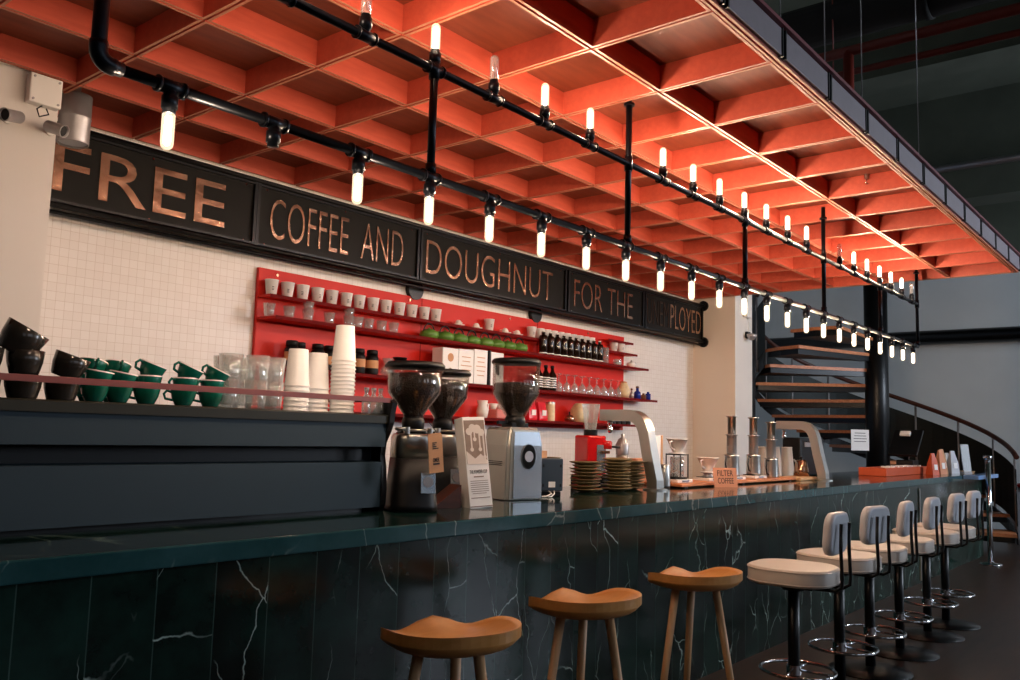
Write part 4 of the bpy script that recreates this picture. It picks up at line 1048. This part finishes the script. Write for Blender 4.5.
s = thing('side_cabinet', 'grey cabinet with red top at the right picture edge', 'cabinet', (15.3, 2.16, 0))
MB().box((0, 0, .42), (.6, .8, .84), bev=.01).build('body', m_galv, s); MB().box((0, 0, .86), (.66, .86, .04), bev=.006).build('top', m_darkred, s); MB().box((-.306, 0, .42), (.012, .5, .7)).build('door', m_upback, s)

# ------------------------------------------------------------------ spiral staircase
SXc, SYc = 13.36, 3.92
stair = thing('spiral_staircase', 'black steel spiral staircase with orange-brown wooden treads', 'staircase', (SXc, SYc, 0))
MB().tube([(0, 0, 0), (0, 0, 4.1)], .165, 28).build('central_column', m_black, stair)
rx, ry = r_.x, r_.y; fx_, fy_ = Vector((f.x, f.y)).normalized()
def sp(phi, R_, z):  # phi from image-right, counterclockwise seen from above
    return (R_*(math.cos(phi)*rx+math.sin(phi)*fx_), R_*(math.cos(phi)*ry+math.sin(phi)*fy_), z)
RS = 1.74; DPH = math.radians(20); RISE = .2275
for k in range(-1, 12):
    ph = DPH*k; z = .49+RISE*k
    if z < .1: continue
    q = MB(); w0, w1 = DPH*.62, DPH*.62
    a, b_ = ph-w0, ph+w1
    top = [sp(a, .16, z), sp(a, RS, z), sp((a+b_)/2, RS*1.005, z), sp(b_, RS, z), sp(b_, .16, z)]
    bot = [(x, y, z-.045) for x, y, z in top]
    q.loft([bot, top], False); tr_ = q.build('tread', m_orangewood, stair)
    q = MB(); top = [sp(a+.02, .16, z-.045), sp(a+.02, RS-.03, z-.045), sp((a+b_)/2, RS-.03, z-.045), sp(b_-.02, RS-.03, z-.045), sp(b_-.02, .16, z-.045)]
    bot = [(x, y, z-.075) for x, y, z in top]; q.loft([bot, top], False); q.build('tread_tray', m_black, tr_)
pz = lambda ph: .49+RISE*ph/DPH
q = MB(); phs = [math.radians(a) for a in range(-22, 192, 6)]
outer = [[sp(a, RS+.01, pz(a)-.14), sp(a, RS+.03, pz(a)-.14), sp(a, RS+.03, pz(a)+.02), sp(a, RS+.01, pz(a)+.02)] for a in phs]
q.loft(outer, False); q.build('stringer', m_black, stair)
q = MB(); pn = [[sp(a, RS+.035, pz(a)+.08), sp(a, RS+.043, pz(a)+.08), sp(a, RS+.043, pz(a)+.86), sp(a, RS+.035, pz(a)+.86)] for a in [math.radians(a) for a in range(-20, 192, 6)]]
q.loft(pn, False); q.build('mesh_panel', m_mesh, stair)
for hz, rr, nm in ((1.06, .035, 'handrail'),):
    MB().tube([sp(a, RS+.04, pz(a)+hz) for a in phs], rr, 10).build(nm, m_darkwood, stair)
for a in range(-18, 190, 22):
    a = math.radians(a); MB().tube([sp(a, RS+.04, pz(a)-.1), sp(a, RS+.04, pz(a)+1.05)], .018, 8).build('baluster', m_galv, stair)
tag(MB().box((11.05, 4.95, 2.05), (.2, .2, 4.1)).build('steel_post', m_black), 'square black steel post right behind the white pier', 'post')
nt_ = thing('handwritten_note', 'white handwritten notice fixed to the staircase column', 'notice', (12.93, 4.04, ZC+.03), -.62)
MB().box((0, 0, 0), (.30, .006, .30)).build('sheet', m_paper, nt_)
q = MB()
for z_, w_ in ((.10, .18), (.06, .2), (.02, .22), (-.02, .2)): q.box((0, -.004, z_), (w_, .001, .008))
q.build('handwriting', m_ink, nt_)
struct(MB().prism([(0, 0), (1.5, 0), (1.5, .75), (0, 2.35)], .12, Matrix.Translation((10.45, 5.32, 0)) @ Matrix.Rotation(PI/2, 4, 'X')).build('wall_return', m_plaster))  # sloped edge traces a diagonal shadow, shaped into the wall

# ------------------------------------------------------------------ wooden stools
def seat_mesh():
    bm = bmesh.new(); NR, NA = 12, 48
    def outline(a):
        c_, s_ = math.cos(a), math.sin(a); e = 2.2 if s_ < 0 else 3.0
        b_ = .205 if s_ < 0 else .15
        return (.235*math.copysign(abs(c_)**(2/e), c_), b_*math.copysign(abs(s_)**(2/e), s_))
    def zt(u, v, rho, a):
        front = max(0., min(1., (v+.02)/.14)); front = front*front*(3-2*front)
        rim = .056*rho**2.4
        hol = math.exp(-((abs(u)-.135)/.085)**2)
        return rim*(1-front*.72*hol) + front*.016*math.exp(-(u/.055)**2)*(1-rho**3)
    top, bot = [], []
    for i in range(NR+1):
        rho = i/NR; rt_, rb_ = [], []
        for k in range(NA):
            a = 2*PI*k/NA; x, y = outline(a); u, v = x*rho, y*rho
            z = zt(u, v, rho, a); rt_.append(bm.verts.new((u, v, z)))
            zb_ = -.024 + max(0, (rho-.45)/.55)**3.6*(zt(x, y, 1, a)+.024-.036); rb_.append(bm.verts.new((u*1.0, v*1.0, min(zb_, z-.01))))
        top.append(rt_); bot.append(rb_)
    for R_ in (top, bot):
        for i in range(1, NR):
            for k in range(NA): f_ = bm.faces.new([R_[i][k], R_[i][(k+1) % NA], R_[i+1][(k+1) % NA], R_[i+1][k]]); f_.smooth = True
        f_ = bm.faces.new(R_[1])
        f_.smooth = True
        for v in R_[0]: bm.verts.remove(v)
    for k in range(NA):
        f_ = bm.faces.new([top[NR][k], top[NR][(k+1) % NA], bot[NR][(k+1) % NA], bot[NR][k]]); f_.smooth = False
    return bm
ws = thing('wooden_stool', 'three-legged wooden saddle stool nearest the camera', 'stool', (2.19, 2.02, 0), -.35, 'three-legged wooden stools at the bar')
q = MB(); q.bm.free(); q.bm = seat_mesh(); so = q.build('seat', m_stoolwood, ws, (0, 0, .755))
for k, ang in enumerate((58.6, 178.6, -61.4)):
    ca, sa = math.cos(math.radians(ang)), math.sin(math.radians(ang))
    b = MB(); b.tube([(.115*ca, .095*sa, .745), (.24*ca, .23*sa, .0)], [.019, .015], 14); b.build('leg', m_lightwood, ws)
dup(ws, (2.99, 2.03, 0), (0, 0, -.30), 'three-legged wooden saddle stool in the middle of the three')
dup(ws, (3.90, 2.01, 0), (0, 0, -.33), 'three-legged wooden saddle stool next to the white padded stools')

# ------------------------------------------------------------------ white padded stools
def rounded_rect(w, h, r, n=5):
    pts = []
    for cx, cy, a0 in ((w/2-r, h/2-r, 0), (-w/2+r, h/2-r, PI/2), (-w/2+r, -h/2+r, PI), (w/2-r, -h/2+r, 1.5*PI)):
        for k in range(n+1): a = a0+PI/2*k/n; pts.append((cx+r*math.cos(a), cy+r*math.sin(a)))
    return pts
def white_stool(label, loc, rz):
    s = thing('padded_bar_stool', label, 'stool', loc, rz, 'white padded bar stools along the bar')
    MB().lathe([(0, 0), (.25, 0), (.25, .008), (.12, .022), (.04, .035), (0, .035)], seg=36).build('base', m_black, s)
    MB().tube([(0, 0, .03), (0, 0, .70)], .031, 18).build('column', m_black, s)
    b = MB(); b.ring((0, -.02, .25), .19, .0095, 40, 8); b.build('foot_ring', m_chrome, s)
    b = MB(); b.tube([(-.04, -.0, .25), (-.185, -.02, .25)], .007, 8); b.tube([(.04, 0, .25), (.185, -.02, .25)], .007, 8); b.tube([(0, -.03, .25), (0, -.205, .25)], .007, 8); b.cyl((0, 0, .225), .04, .05, 18); b.build('ring_bracket', m_chrome, s)
    b = MB(); secs = []
    for z, k in ((.700, .94), (.703, .985), (.715, 1.), (.775, 1.), (.785, .985), (.789, .95)):
        secs.append([(x*k, y*k, z) for x, y in rounded_rect(.44, .44, .17, 7)])
    b.loft(secs, True, True); b.build('seat', m_upholstery, s)
    b = MB()
    for z in (.714, .777): b.tube([(x, y, z) for x, y in rounded_rect(.443, .443, .171, 7)], .003, 5, closed=True)
    b.build('piping', m_upholstery, s)
    b = MB(); b.box((0, 0, .695), (.3, .3, .012)); b.cyl((0, 0, .66), .06, .035, 16); b.build('seat_plate', m_black, s)
    pad = MB(); secs = []
    for y, k in ((-.025, .88), (-.018, .97), (0, 1.), (.018, .97), (.025, .88)):
        secs.append([(x*k, y, z*k) for x, z in rounded_rect(.30, .22, .07, 6)])
    pad.loft(secs, True); pd = pad.build('backrest', m_upback, s, (0, -.225, .975)); pd.rotation_euler = (.08, 0, 0)
    for sx in (-1, 1):
        MB().tube([(sx*.07, -.12, .69), (sx*.07, -.24, .69), (sx*.07, -.272, .71), (sx*.07, -.276, .75), (sx*.07, -.270, .90), (sx*.07, -.274, 1.03)], .0095, 10).build('back_rod', m_black, s)
    return s
WS = [(4.62, 1.80, .03), (5.33, 1.80, -.16), (5.90, 1.80, .07), (6.56, 1.80, 0), (7.30, 1.80, -.07), (7.87, 1.80, -.05)]
wl = ['white padded bar stool nearest the wooden stools', 'second white padded bar stool from the wooden stools', 'third white padded bar stool from the wooden stools', 'fourth white padded bar stool from the wooden stools', 'white padded bar stool second from the far end of the row', 'white padded bar stool at the far end of the row']
w0 = white_stool(wl[0], (WS[0][0], WS[0][1], 0), WS[0][2])
for (x, y, rz), lb in zip(WS[1:], wl[1:]): dup(w0, (x, y, 0), (0, 0, rz), lb)

# ------------------------------------------------------------------ world and view
w = bpy.data.worlds.new('world'); scene.world = w; w.use_nodes = True
bg = w.node_tree.nodes['Background']; bg.inputs[0].default_value = (.35, .5, .8, 1); bg.inputs[1].default_value = .3
scene.view_settings.view_transform = 'Standard'; scene.view_settings.look = 'None'; scene.view_settings.gamma = 1
scene.view_settings.exposure = 0.0; scene.view_settings.use_curve_mapping = False
scene.cycles.use_denoising = True; scene.cycles.max_bounces = 8; scene.cycles.transparent_max_bounces = 24
scene.cycles.sample_clamp_indirect = 4.0; scene.cycles.caustics_reflective = False; scene.cycles.caustics_refractive = False
